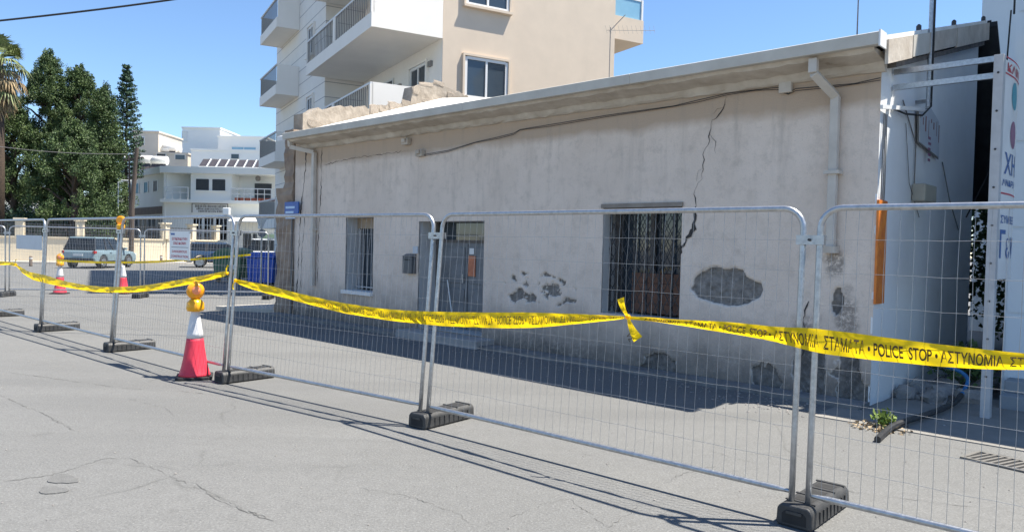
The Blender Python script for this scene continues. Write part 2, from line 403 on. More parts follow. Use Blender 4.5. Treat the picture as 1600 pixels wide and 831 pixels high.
# ------------------------------------------------------------------ ground
g = MB(); S = 700
g.add([(-S,-S,0),(S,-S,0),(S,S,0),(-S,S,0)], [(0,1,2,3)])
ground = g.build('road', 'road'); tag(ground, 'light grey worn asphalt street with hairline cracks', 'road', kind='structure')
def px_path(*pts): return [onz(x, y) for x, y in pts]
CRACK_SHADOW_PATHS = [(((0,618),(60,643),(118,673)),.022), (((0,753),(80,742),(165,716),(205,716),(262,742),(320,767),(420,811)),.018),
            (((300,752),(345,784),(425,815)),.03), (((0,580),(90,592),(190,606),(290,612),(390,622)),.02), (((190,608),(225,600),(250,590)),.012),  # longest path here: an overhead wire's shadow, drawn as a dark ribbon
            (((560,762),(640,775),(710,800),(745,822)),.012), (((745,822),(800,808),(850,787),(895,777)),.012), (((890,778),(950,824),(1000,790)),.012),
            (((1110,704),(1150,716),(1180,722)),.014), (((1300,764),(1400,777),(1500,789),(1600,803)),.014), (((850,690),(900,707),(950,716)),.01),
            (((1330,672),(1480,698),(1600,716)),.012), (((200,622),(260,638),(275,650)),.014), (((1040,756),(1060,742),(1118,728)),.010)]
for i, (pp, w) in enumerate(CRACK_SHADOW_PATHS):
    m = MB(); ribbon(m, px_path(*pp), w*.34, .003, .5, .03, i); m.build('crack_and_shadow', 'road_crack_shadow', ground, fix=False)
# low worn repair patches
for i, (x, y, rx, ry) in enumerate([(98,749,24,7), (82,766,22,6)]):
    c = onz(x, y); m = MB(); q = []
    for k in range(22):
        a = 2*math.pi*k/22; j = 1+.15*math.sin(3*a+i)+random.uniform(-.06,.06)
        p = onz(x+rx*math.cos(a)*j, y+ry*math.sin(a)*j); q.append(p)
    m.prism([(p.x, p.y) for p in q], lambda a, b, h: (a, b, h), -.02, .006); m.build('repair_patch', pm('patch', (.150,.150,.145), (.118,.118,.114), 20, .9, .6), ground)

# ------------------------------------------------------------------ house frame
A = onz(1358.8, 635); B = onz(433, 490); A.z = B.z = 0
W = (A-B).normalized(); NB = Vector((-W.y, W.x, 0)); HRZ = math.atan2(W.y, W.x)
def hl(x, y, o=0.0):
    """pixel -> house local (s, z) on the plane o metres in front of the facade"""
    p = onpl(x, y, A-NB*o, NB); d = p-A; return d.dot(W), p.z
house = thing('derelict_house', 'low derelict rendered house with cracked grey facade and long white gutter behind the barriers', 'house', A, HRZ)
LEN = 13.17; ZT = 3.98; LX = -12.45
# --- facade sheet with openings, spalls recessed
w1a = hl(541,340); w1b = hl(582,457); d1a = hl(655,346); d1b = hl(753,522); w2a = hl(943,325); w2b = hl(1061,500)
OPEN = [(w1a[0], w1b[0], w1b[1], w1a[1]), (d1a[0], d1b[0], .16, d1a[1]), (w2a[0], w2b[0], w2b[1], w2a[1])]   # x0,x1,z0,z1
st = .018
xs = list(np.arange(LX, 0, st))+[0.0]; zs = list(np.arange(-.02, ZT, st))+[ZT]
def snap(arr, vals):
    arr = np.array(arr)
    for v in vals: arr[np.argmin(abs(arr-v))] = v
    return arr
xs = snap(xs, [v for o in OPEN for v in o[:2]]); zs = snap(zs, [v for o in OPEN for v in o[2:]])
X, Z = np.meshgrid(xs, zs)
spall = np.zeros_like(X); mould = np.zeros_like(X)
def ell(x0, y0, x1, y1, amp=.35, sc=6, seed=0):
    a = hl(x0, (y0+y1)/2); b = hl(x1, (y0+y1)/2); t = hl((x0+x1)/2, y0); u = hl((x0+x1)/2, y1)
    cx = (a[0]+b[0])/2; cz = (t[1]+u[1])/2; rx = abs(b[0]-a[0])/2; rz = abs(t[1]-u[1])/2
    r = np.sqrt(((X-cx)/rx)**2+((Z-cz)/rz)**2)
    return 1-r+amp*(fbm(X*sc+50, Z*sc+50, seed, 4)-.5)*2
sst = lambda v, a, b: np.clip((v-a)/(b-a), 0, 1)**2*(3-2*np.clip((v-a)/(b-a), 0, 1))
for e in [ell(1080,416,1195,480,.28,5,1), ell(1000,548,1058,600,.35,7,2), ell(1170,568,1218,618,.45,8,3), ell(1310,535,1342,645,.75,5,4), ell(1242,540,1286,640,.6,4,5), ell(1300,445,1316,500,.8,6,14)]:
    spall = np.maximum(spall, sst(e, .0, .12))
reg = sst(ell(765,415,920,490,.25,4,6), 0, .35)
spall = np.maximum(spall, .9*sst(fbm(X*7, Z*10, 11, 5)*reg, .50, .56))
reg2 = sst(1.1-Z, 0, 1)*sst(X, -1.2, -.2)
spall = np.maximum(spall, sst(fbm(X*5+9, Z*5, 15, 5)*reg2, .48, .54))
for e in [ell(1296,440,1346,540,.5,6,7), ell(1310,520,1350,650,.4,5,8), ell(1225,470,1300,640,.5,5,9), ell(432,455,520,560,.5,4,10), ell(1285,386,1325,440,.5,7,12)]:
    mould = np.maximum(mould, sst(e, 0, .6)*.62)
mould = np.maximum(mould, .55*sst(.55-Z, 0, .5)*fbm(X*1.4, Z, 21, 3)*1.4)
Y = .012*(fbm(X*1.1, Z*1.1, 31, 3)-.5)+.004*(fbm(X*8, Z*8, 33, 3)-.5)+spall*(.034+.03*fbm(X*16, Z*16, 35, 3))*np.clip(-X/.07, .05, 1)
nx, nz_ = len(xs), len(zs)
V = np.stack([X, Y, Z], -1).reshape(-1, 3)
ii, jj = np.meshgrid(np.arange(nx-1), np.arange(nz_-1)); a_ = (jj*nx+ii)
cx = (X[:-1,:-1]+X[1:,1:])/2; cz = (Z[:-1,:-1]+Z[1:,1:])/2
keep = np.ones_like(cx, bool)
for x0,x1,z0,z1 in OPEN: keep &= ~((cx > x0) & (cx < x1) & (cz > z0) & (cz < z1))
Fq = np.stack([a_, a_+1, a_+1+nx, a_+nx], -1)[keep]
fac = np_mesh('facade_wall', V, Fq, 'facade', house, True)
for nm, arr in (('spall', spall), ('mould', mould)):
    at = fac.data.attributes.new(nm, 'FLOAT', 'POINT'); at.data.foreach_set('value', arr.astype(np.float32).ravel())
tag(fac, 'cracked grey rendered front wall with spalled plaster')
# cracks on facade
def fp(x, y, o=.006): s, z = hl(x, y); return (s, -o, z)
for i, (pp, w) in enumerate([(((1139,118),(1140,142)),.03), (((1137,150),(1130,170),(1110,194),(1111,208),(1106,226),(1100,242),(1100,258),(1096,280),(1086,297),(1088,322)),.012),
      (((1087,322),(1084,350),(1086,358),(1074,372),(1064,388),(1062,400)),.045), (((1111,208),(1118,222),(1119,240)),.006), (((1100,258),(1092,268),(1090,284)),.005), (((1130,170),(1122,172),(1116,180)),.006), (((1262,470),(1256,500),(1260,540),(1250,560)),.03), (((478,215),(478,260),(470,330),(466,420),(463,470)),.03),
      (((503,226),(502,300),(498,360),(496,440)),.02), (((478,330),(472,390),(470,450)),.012), (((505,258),(560,246),(640,235)),.008), (((1100,420),(1096,440)),.008)]):
    m = MB(); ribbon(m, [fp(*q) for q in pp], w, 0, .4, .05, 40+i, (0,-1,0)); m.build('wall_crack', 'dark_crack', house, fix=False)
# other walls
m = MB()
m.prism([(0,0),(4.5,0),(4.5,5.08),(4.4,5.1),(0,ZT)], lambda a, b, h: (h, a+.004, b), -.022, -.001)
m.prism([(.12,0),(4.49,0),(4.49,5.07),(4.39,5.09),(.12,ZT+.02)], lambda a, b, h: (h, a, b), -.28, -.0225)
side = m.build('end_wall', 'sidewall', house)
m = MB(); m.box(-12.9, -1.2, 8.3, 8.6, 0, ZT); m.build('back_wall', 'sidewall', house)
m = MB(); m.box(-1.48, -.29, 4.25, 4.5, 0, 5.05); m.box(-1.48,-1.2,4.502,8.29,0,4.4); m.build('light_stop_wall', 'dark_roof', house)  # unseen partition, added to stop light leaking into the house
m = MB(); m.box(-12.6, -1.5, .30, 8.2, .02, .10); m.build('floor_slab', 'cornice', house)
# bare brown pier at the far end of the facade
def rough_prism(mb, x0, x1, y0, y1, z0, z1, n=14, amp=.03, seed=1):
    rs = random.Random(seed); rows = []
    for k in range(n+1):
        z = z0+(z1-z0)*k/n; j = lambda: rs.uniform(-amp, amp)
        rows.append([(x0+j(), y0+j(), z), (x1+j()*.3, y0+j(), z), (x1, y1, z), (x0+j(), y1, z)])
    v = [p for r in rows for p in r]; f = []
    for k in range(n):
        for q in range(4): a = k*4+q; b = k*4+(q+1) % 4; f.append((a, b, b+4, a+4))
    f.append((0,3,2,1)); e = n*4; f.append((e,e+1,e+2,e+3)); mb.add(v, f)
m = MB(); rough_prism(m, -13.17, LX-.02, -.06, .5, -.02, 2.93, 18, .03, 3); m.build('corner_pier', 'bare_brown', house)
m = MB(); rough_prism(m, -12.88, LX-.03, -.03, .5, 2.93, 4.25, 10, .025, 4); m.build('corner_pier', 'bare_brown', house)
# left gable wall rising above the roof as bare stone
prof = [(0.2,4.66),(.6,4.86),(1.2,4.98),(2.0,5.10),(2.8,5.26),(3.3,5.40),(3.42,5.85),(3.9,6.0),(4.35,6.12),(4.8,6.0),(5.4,5.9),(6.2,5.65),(7.2,5.1),(8.6,4.2)]
rj = random.Random(21); jag = []
for (ta, za), (tb_, zb_) in zip(prof[:-1], prof[1:]):
    nn_ = max(1, int((tb_-ta)/.09))
    for k in range(nn_): jag.append((ta+(tb_-ta)*k/nn_, za+(zb_-za)*k/nn_-rj.uniform(0,.10)))
m = MB(); m.prism([(.2,0)]+jag+[(8.6,4.2),(8.6,0)], lambda a, b, h: (h, a, b), -12.9, -12.5); m.build('gable_wall', 'stone_mortar', house)
gs = MB()
def ptop(t):
    for (a, za), (b, zb) in zip(prof[:-1], prof[1:]):
        if a <= t <= b: return za+(zb-za)*(t-a)/(b-a)
    return prof[-1][1]
rs = random.Random(5)
def roofz(t): return 4.03+.335*(t+.44) if t < 4.4 else 5.75-.3*(t-4.4)
stone_meshes = []
for k in range(8):
    bm = bmesh.new(); bmesh.ops.create_icosphere(bm, subdivisions=2, radius=1)
    for v in bm.verts:
        n_ = mnoise.noise(v.co*1.3+Vector((k*7, 0, 0))); v.co = Vector([math.copysign(abs(c)**.42, c) for c in v.co]); v.co += Vector((mnoise.noise(v.co*1.1+Vector((k*7,3,1))), mnoise.noise(v.co*1.1+Vector((2,k*5,8))), mnoise.noise(v.co*1.1+Vector((5,1,k*9)))))*.42
    me = bpy.data.meshes.new('stone'); bm.to_mesh(me); bm.free(); me.materials.append(MATS['stone'])
    stone_meshes.append(me)
t = .3; cnt = 0
while t < 6.2:
    lw = rs.uniform(.22, .55); zz = roofz(t+lw/2)-.02; tp = ptop(min(t+lw/2, 6.2))
    while zz < tp+.02:
        hh = rs.uniform(.10, .28)
        if rs.random() < .42: zz += hh; continue
        o = bpy.data.objects.new('stone', rs.choice(stone_meshes)); COL.objects.link(o); o.parent = house
        o.location = (-12.51+rs.uniform(-.012,.012), t+lw/2, min(zz+hh/2, tp-.05)); o.scale = (.022, lw/2*rs.uniform(.6,1.1), hh/2*rs.uniform(.6,1.1))
        o.rotation_euler = (rs.uniform(-.12,.12), rs.uniform(-.1,.1), rs.uniform(-.1,.1)); zz += hh; cnt += 1
    t += lw*.97
# --- roof: two slopes, front white-washed
OV = .52
ez = 4.0     # eave top at the gutter
m = MB()
def slab(mb, x0, x1, y0, z0, y1, z1, th): mb.add([(x0,y0,z0),(x1,y0,z0),(x1,y1,z1),(x0,y1,z1),(x0,y0,z0-th),(x1,y0,z0-th),(x1,y1,z1-th),(x0,y1,z1-th)], [(0,1,2,3),(7,6,5,4),(0,4,5,1),(1,5,6,2),(2,6,7,3),(3,7,4,0)])
RX = [-12.49,-11.6,-10.7,-9.8,-9.0,-5,.118]; RZ = [5.66,5.56,5.46,5.37,5.33,5.33,5.33]
for k in range(len(RX)):
    for (y, zz) in ((-OV+.08, ez+.03), (4.4, RZ[k])): m.v += [(RX[k], y, zz), (RX[k], y, zz-.1)]
for k in range(len(RX)-1):
    a = 4*k; b = a+4; m.f += [(a,b,b+2,a+2),(a+1,a+3,b+3,b+1),(a,a+1,b+1,b),(a+2,b+2,b+3,a+3)]
m.f += [(0,2,3,1),(4*len(RX)-4,4*len(RX)-3,4*len(RX)-1,4*len(RX)-2)]
m.build('roof_slope', 'roof_white', house)
m = MB(); slab(m, -12.5, -1.2, 4.42, 5.33, 8.9, 4.15, .10); m.build('rear_roof_slope', 'dark_roof', house)
m = MB(); slab(m, -.95, .25, 4.43, 5.30, 6.3, 2.75, .07); m.build('collapsed_roof_sheet', 'dark_roof', house)
m = MB()
for k in range(7): m.bar((-.85+k*.165, 4.45, 5.33), (-.85+k*.165, 6.3, 2.79), .05, .03)
tag(m.build('sheet_ribs', 'dark_roof', house), kind='stuff')
# ridge knobs and roof felt
m = MB()
for t in (1.0, 2.6, 4.3): m = MB(); m.lathe([(.03,-.02),(.03,.05),(.012,.07)], 8, (.09, t, 4.03+.2687*(t+.44))); m.build('ridge_stub', 'iron', house)
# verge boards at the right end, broken pieces
vz = lambda t: ez-.02+.27*(t+OV-.08)
for k, (t0, t1, h, mt, x) in enumerate([(-.30,.55,.26,'cornice',.12), (.57,1.20,.25,'gutter',.125), (1.22,2.5,.24,'cornice',.12), (2.52,4.38,.26,'cornice',.126)]):
    m = MB(); m.add([(x,t0,vz(t0)),(x,t1,vz(t1)),(x,t1,vz(t1)-h),(x,t0,vz(t0)-h),(x+.035,t0,vz(t0)),(x+.035,t1,vz(t1)),(x+.035,t1,vz(t1)-h),(x+.035,t0,vz(t0)-h)], [(0,1,2,3),(7,6,5,4),(0,4,5,1),(1,5,6,2),(2,6,7,3),(3,7,4,0)])
    m.build('verge_board', mt, house)
m = MB(); m.add([(.0,.1,3.86),(.118,.1,3.86),(.118,4.3,5.0),(.0,4.3,5.0),(.0,.1,3.80),(.118,.1,3.80),(.118,4.3,4.93),(.0,4.3,4.93)], [(0,1,2,3),(7,6,5,4),(0,4,5,1),(1,5,6,2),(2,6,7,3),(3,7,4,0)]); m.build('verge_soffit', 'old_wood', house)
# cornice under the eave (stepped, eroded), gutter box, gutter lip
m = MB(); n = 90; prof2 = [(0.02,3.745),(-.05,3.755),(-.08,3.775),(-.12,3.84),(-.42,3.885),(-.44,3.928),(.02,3.93)]
for k in range(n+1):
    x = -12.05+(12.1)*k/n
    for j, (y, z) in enumerate(prof2):
        e = (random.uniform(-.012,.012) if j in (1,2,3,4) else 0); m.v.append((x, min(y+abs(e)*1.5, .02), z+e))
q = len(prof2)
for k in range(n):
    for j in range(q-1): a = k*q+j; m.f.append((a, a+1, a+1+q, a+q))
m.f.append(tuple(range(q))); m.f.append(tuple(n*q+j for j in range(q)))
m.build('cornice', 'cornice', house)
for k, (x0, x1) in enumerate([(-12.08,-9.6),(-9.598,-6.3),(-6.298,-3.0),(-2.998,.13)]):
    m = MB(); sec = [(-OV-.02,3.922),(-OV-.03,4.050),(-OV-.01,4.060),(-OV+.0,4.02),(-.40,4.02),(-.40,3.932)]
    m.prism(sec, lambda a, b, h: (h, a, b), x0, x1); m.build('gutter', 'gutter', house, bevel=.006)
# gutter end cap broken bits
m = MB(); m.box(.132,.150,-.56,-.36,3.90,4.07); m.build('gutter_cap', 'white_paint', house)
# downpipes
def pipe_box(name, pts, w, d, mat='pipe_paint'):
    m = MB()
    for a, b in zip(pts[:-1], pts[1:]): m.bar(a, b, w, d, up=(0,1,0))
    return m.build(name, mat, house, bevel=.008)
sR = hl(1306,250)[0]
pb = pipe_box('downpipe', [(sR-.12,-.44,3.90),(sR-.12,-.44,3.74),(sR,-.075,3.52),(sR,-.07,1.78)], .095, .08)
m = MB(); m.box(sR-.085,sR+.085,-.14,.0,2.63,2.67); m.build('pipe_strap', 'pipe_paint', pb)
m = MB(); m.box(sR-.075,sR+.075,-.145,.0,1.72,1.80); m.build('pipe_foot', 'cornice', pb)
sL = hl(494,340)[0]
pb = pipe_box('downpipe', [(hl(478,213)[0],-.40,3.93),(hl(478,213)[0],-.38,3.78),(sL,-.075,3.66),(sL,-.07,.75)], .09, .08)
m = MB(); m.box(sL-.07,sL+.07,-.13,.0,1.96,2.0); m.build('pipe_strap', 'pipe_paint', pb)
m = MB(); s0 = hl(460,340)[0]; m.tube([(s0,-.06,2.35),(s0,-.06,.05)], .02, 8); m.build('conduit', 'cable_grey', house)
# footing ledge
m = MB(); rough = []
for k in range(41):
    x = -13.0+13.0*k/40; rough.append((x, -.34+random.uniform(-.03,.03)))
poly = rough+[(0,-.015),(-13.0,-.015)]
m.prism(poly, lambda a, b, h: (a, b, h), -.05, .055); m.build('footing_ledge', pm('ledge', (.24,.235,.225), (.16,.155,.15), 4, .95, .5), house)
# --- openings
def reveal(x0, x1, z0, z1, d, parent):
    m = MB(); t = .05
    m.box(x0-t, x0, .03, d, z0-t, z1+t); m.box(x1, x1+t, .03, d, z0-t, z1+t)
    m.box(x0, x1, .03, d, z1, z1+t); m.box(x0, x1, .03, d, z0-t, z0)
    return m.build('reveal', 'reveal_paint', parent)
pm('reveal_paint', (.56,.55,.53), (.46,.45,.43), 3, .85, .15)
x0,x1,z0,z1 = OPEN[0]
m = MB(); m.box(x0, x1, .38, .42, z0+.02, z1); win = m.build('window', 'glass', house); tag(win, 'narrow recessed window with vertical bars')
reveal(x0, x1, z0, z1, .43, win)
m = MB(); m.box(x0-.06, x1+.02, -.07, .30, z0-.07, z0+.004); m.build('sill', 'white_paint', win)
m = MB(); m.box(x0+.003,x1-.003,.29,.38,z1-.22,z1-.003); m.build('lintel_board', pm('lintel_b', (.42,.33,.24), (.33,.26,.19), 4, .9, .2), win)
for xa, xb in ((x0+.02,x0+.10),(x1-.07,x1-.01)): m = MB(); m.box(xa,xb,.30,.36,z0+.01,z1-.24); m.build('frame', 'pale_bar', win)
for k in range(6):
    xx = x0+.14+k*(x1-x0-.24)/5; m = MB(); m.tube([(xx,.24,z0+.02),(xx,.24,z1-.22)], .010, 6); m.build('bar', 'pale_bar', win)
m = MB(); m.box(x0+.05,x1-.03,.23,.25,z0+.06,z0+.085); m.build('crossbar', 'pale_bar', win)
# door
x0,x1,z0,z1 = OPEN[1]
m = MB(); m.box(x0+.06, x1-.05, .44, .50, z0, z1-.34); door = m.build('door', 'grey_door', house); tag(door, 'grey double door set deep in the wall')
reveal(x0, x1, z0, z1, .52, door)
m = MB(); m.box(x0+.002,x0+.06,.42,.52,z0,z1-.002); m.box(x1-.05,x1-.002,.42,.52,z0,z1-.002); m.box(x0+.06,x1-.05,.42,.52,z1-.38,z1-.33); m.build('frame', 'old_wood', door)
m = MB(); m.box(x0+.06,x1-.05,.47,.50,z1-.33,z1-.002); m.build('transom_light', 'glass', door)
xm = (x0+x1)/2
for xa, xb in ((x0+.12, xm-.06), (xm+.06, x1-.12)):
    for za, zb in ((z0+.12, z0+.75), (z0+.85, z1-.46)):
        m = MB(); m.box(xa, xb, .425, .441, za, zb); m.build('door_panel', 'grey_door', door, bevel=.01)
m = MB(); m.box(xm-.02, xm+.02, .42, .438, z0+.02, z1-.4); m.build('cover_strip', 'grey_door', door)
m = MB(); m.box(xm+.02+.04, xm+.18+.06, .405, .418, 1.15, 1.52); m.build('poster', pm('poster_orange', (.62,.22,.10), (.45,.15,.08), 14, .6), door)
m = MB(); m.box(xm+.08, xm+.2, .407, .419, 1.55, 1.66); m.build('notice', 'sign_white', door)
m = MB(); m.box(xm-.045, xm-.025, .36, .42, 1.08, 1.12); m.tube([(xm-.035,.36,1.02),(xm-.035,.36,1.18)], .012, 6); m.build('handle', 'alloy', door)
m = MB(); m.box(x0-.12, x1+.3, -.42, .42, -.04, .14); m.build('doorstep', pm('step_c', (.40,.38,.36), (.30,.285,.27), 4, .95, .4), house, bevel=.015)
stick = MB(); a = hl(693,440,-.3); b = hl(704,475,-.2)
stick.tube([(a[0], .395, a[1]+.03), (b[0], .30, .145)], .012, 6)
stk = stick.build('stick', 'white_paint', None); stk.matrix_world = Matrix.Translation(A) @ Matrix.Rotation(HRZ, 4, 'Z')
tag(stk, 'thin white stick leaning against the recessed grey door', 'stick')
# window 2 with lattice grille and boards
x0,x1,z0,z1 = OPEN[2]
m = MB(); m.box(x0, x1, .40, .44, z0+.02, z1); win = m.build('window', 'glass', house); tag(win, 'wide dark window with folding lattice grille and brown boards')
reveal(x0, x1, z0, z1, .45, win)
m = MB(); m.box(x0-.02, x1+.015, -.035, .12, z1-.004, z1+.055); m.build('lintel', pm('lintel_grey', (.30,.26,.22), (.20,.17,.145), 5, .9, .3), win)
m = MB(); nl = 9
for k in range(-8, 14):
    for sgn in (1, -1):
        a = (x0+.02+k*.125, z0+.03); L_ = (z1-z0-.1); b = (a[0]+sgn*L_*.55, z1-.06)
        # clip to opening
        pa = Vector((a[0], a[1])); pb = Vector((b[0], b[1])); dd = pb-pa; lo, hi = 0, 1
        for bx, s in ((x0+.02, 1), (x1-.02, -1)):
            da = (pa.x-bx)*s; db = (pb.x-bx)*s
            if da < 0 and db < 0: lo = 2; break
            if da < 0: lo = max(lo, da/(da-db))
            if db < 0: hi = min(hi, da/(da-db))
        if lo < hi-.02:
            p = pa+dd*lo; q2 = pa+dd*hi; m.bar((p.x,.16+.008*sgn,p.y),(q2.x,.16+.008*sgn,q2.y),.010,.005, up=(0,1,0))
tag(m.build('lattice_grille', 'iron', win), kind='stuff')
m = MB()
for k in range(7): xx = x0+.02+(x1-x0-.04)*k/6; m.box(xx-.012,xx+.012,.175,.195,z0+.02,z1-.03)
tag(m.build('grille_upright', 'iron', win), kind='stuff')
for k in range(4):
    za = z0+.03+k*.145
    m = MB(); m.box(x0+.35, x1-.03, .27, .295, za, za+.138); m.build('board', 'board_brown', win)
m = MB(); m.box(x0+.02,x0+.08,.30,.38,z0+.02,z1-.03); m.box(x1-.08,x1-.02,.30,.38,z0+.02,z1-.03); m.box((x0+x1)/2-.03,(x0+x1)/2+.03,.30,.38,z0+.02,z1-.03); m.build('frame', 'old_wood', win)
# mailbox, number plate, meter box, junction boxes
s, z = hl(643,413); m = MB(); m.box(s-.14,s+.14,-.11,-.004,z-.17,z+.15); m.prism([(-.13,z+.15),(-.004,z+.20),(-.004,z+.15)], lambda a,b,h:(h,a,b), s-.15, s+.15)
mb_ = m.build('mailbox', 'mailbox', None, bevel=.008); m2 = MB(); m2.box(s-.09,s+.09,-.117,-.111,z+.08,z+.10); m2.build('slot', 'pit_dark', mb_)
mb_.matrix_world = Matrix.Translation(A) @ Matrix.Rotation(HRZ, 4, 'Z'); tag(mb_, 'small dark grey letter box fixed between window and recessed door', 'mailbox')
s, z = hl(650,391); m = MB(); m.box(s-.07,s+.07,-.02,-.004,z-.06,z+.07); m.build('number_plate', 'sign_grey', house)
s, z = hl(1230,136); m = MB(); m.box(s-.08,s+.08,-.07,-.004,z-.08,z+.08); m.build('junction_box', 'pipe_paint', house, bevel=.012)
for (x, y) in ((660,240),(638,222)):
    s, z = hl(x,y); m = MB(); m.box(s-.09,s+.09,-.10,-.004,z-.06,z+.06); m.box(s-.05,s+.05,-.14,-.10,z-.02,z+.05); m.build('wall_bracket', 'cornice', house, bevel=.01)
# cable along facade
m = MB(); pth = [(655,243),(700,236),(742,222),(780,214),(803,209),(813,202),(860,195),(950,181),(1053,165),(1090,157),(1137,147),(1180,140),(1216,137),(1222,143),(1232,146),(1243,139),(1300,135),(1335,130),(1376,122)]
loc = [hl(*q, .03) for q in pth]
for dz, r in ((0,.005),(-.018,.004)):
    m.tube([(s,-.032,z+dz+.008*math.sin(i*2.1+dz*90)) for i,(s,z) in enumerate(loc)], r, 6)
m.build('wall_cable', 'cable_black', house)
# --- fittings on the right end wall  (local: X out of wall, Y back, Z up)
def el(x, y, o=0.0):
    p = onpl(x, y, A+W*o, W); d = p-A; return d.dot(NB), p.z
m = MB(); t0, z0 = el(1372,312,.02); t1, _ = el(1385,312,.02); zb = el(1376,474,.02)[1]
m.box(.004, .03, t0+.01, t1+.02, zb, z0)
ob = m.build('orange_board', 'orange_board', None, bevel=.004); ob.matrix_world = Matrix.Translation(A) @ Matrix.Rotation(HRZ, 4, 'Z')
tag(ob, 'tall narrow orange board fixed beside the corner of the end wall', 'board')
m = MB()
for k, t in enumerate((.07,.12,.17)): m.tube([(.02,t,z0+.0),(.018,t+.02*math.sin(k),2.5),(.02,t,3.3)], .007, 6)
m.build('wall_cable', 'cable_grey', house)
# mast and its cable
tm, zm = el(1450,165,.14)
mr = thing('aerial_mast', 'tall grey steel mast clamped to the end wall of the derelict house', 'mast', A+W*.14+NB*tm, HRZ)
m = MB(); m.tube([(0,0,zm-.02),(0,0,7.4)], .026, 10); m.build('pole', 'galv', mr)
m = MB(); m.tube([(.035,.0,7.3),(.035,.01,4.2),(.03,.02,3.55),(-.02,-.15,3.42),(-.08,-.6,3.38),(-.13,-.95,3.40)], .012, 6); m.build('cable', 'cable_black', mr)
for zz in (zm+.05, 3.62):
    m = MB(); m.bar((-.138,0,zz),(.03,0,zz),.035,.035); m.build('wall_arm', 'galv', mr)
for (pa, pb_) in (((1388,166),(1438,161)),):
    ta, za = el(*pa,.10); m = MB(); m.bar((.03,ta,za),(.11,tm-.05,za+.16),.03,.045); m.build('lamp_arm', 'white_paint', house)
# rusty plate
rp_ = [el(1437,172,.05),el(1455,170,.05),el(1467,190,.05),el(1467,247,.05),el(1437,222,.05)]
m = MB(); cy = sum(p[0] for p in rp_)/5
m.prism([(p[0], p[1]) for p in rp_], lambda a,b,h:(h,a,b), .038, .052)
mfr = MB(); cz_ = sum(p[1] for p in rp_)/5; mfr.prism([(cy+(p[0]-cy)*1.07, cz_+(p[1]-cz_)*1.05) for p in rp_], lambda a,b,h:(h,a,b), .03, .0375)
sg = m.build('hanging_sign', 'sign_grey', None, bevel=.003); sg.matrix_world = Matrix.Translation(A) @ Matrix.Rotation(HRZ, 4, 'Z')
tag(sg, 'faded grey sign plate with red rust streaks hanging from the mast bracket', 'sign')
mfr.build('dark_backing', 'rail_dark', sg)
m = MB(); tl = min(p[0] for p in rp_); tr_ = max(p[0] for p in rp_); zt_ = el(1450,180,.05)[1]
for k in range(8):
    tt = tl+.05+(tr_-tl-.1)*k/7; m.box(.0525,.054,tt-.008-.012*(k%3),tt+.006,zt_-.08-.07*((k*5)%4),zt_-.03-.03*(k%2))
m.build('rust_streak', pm('rust', (.26,.10,.09), (.20,.09,.08), 14, .8), sg)
m = MB()
for k in range(5): m.box(.0525,.054,(tl+tr_)/2-.06,(tl+tr_)/2+.05+.02*(k%2),zt_-.30-.07*k,zt_-.265-.07*k)
m.build('faded_marks', 'sign_mauve', sg)
m = MB(); m.box(.003,.03,cy-.02,cy+.02,zt_-.10,zt_-.06); m.build('bracket', 'iron', sg)
# meter box
tb, zb1 = el(1424,287); tb2, zb2 = el(1440,318); m = MB(); m.box(.003,.16,tb,tb2+.05,zb2,zb1); m.build('meter_box', pm('meter', (.42,.40,.33), (.36,.34,.28), 5, .6), house, bevel=.02)
m = MB(); m.tube([(.015,.75,3.55),(.02,tb+.05,3.1),(.02,tb+.05,zb1)], .008, 6); m.build('wall_cable', 'cable_grey', house)
m = MB(); m.tube([(.015,.9,3.3),(.02,1.1,2.6),(.015,1.6,2.2)], .005, 6); m.build('wall_cable', 'cable_grey', house)
m = MB(); m.tube([(.015,2.6,3.0),(.05,2.9,2.5),(.02,3.6,2.1)], .008, 6); m.build('wall_cable', 'cable_grey', house)
m = MB(); m.tube([(.5,4.2,5.3),(.5,4.2,6.5)], .015, 6); m.tube([(.47,4.15,5.35),(.4,4.3,4.2),(.35,4.2,3.2),(.05,3.9,2.3)], .012, 6); m.build('drop_cable', 'cable_black', house)
# TV antenna on the roof
pa = hl(952,118,-2.2)
an = thing('television_aerial', 'thin rooftop television aerial with a long spiny boom', 'aerial', A+W*pa[0]+NB*2.2+Vector((0,0,4.68)), HRZ)
m = MB(); m.tube([(0,0,0),(0,0,1.05)], .009, 6); m.build('mast', 'cable_grey', an)
m = MB(); m.tube([(-.1,.02,1.02),(.75,.3,.92)], .004, 6)
m.tube([(-.02,0,.98),(.25,.1,1.25)], .008, 6); m.build('boom', 'cable_grey', an)
m = MB()
for k in range(12):
    x = k/11; c = Vector((-.1+.85*x, .02+.28*x, 1.02-.1*x)); m.bar(c-Vector((.03,-.06,.04)), c+Vector((.03,-.09,.06)), .003)
tag(m.build('spines', 'cable_grey', an), kind='stuff')
an2 = thing('whip_aerial', 'single upright wire aerial standing on the house roof', 'aerial', A+W*hl(1339,60,-1.0)[0]+NB*1.0+Vector((0,0,4.38)), HRZ)
m = MB(); m.tube([(0,0,0),(0,0,2.2)], [.01,.004], 6); m.lathe([(.03,-.01),(.03,.03)], 8); m.build('rod', 'cable_grey', an2)
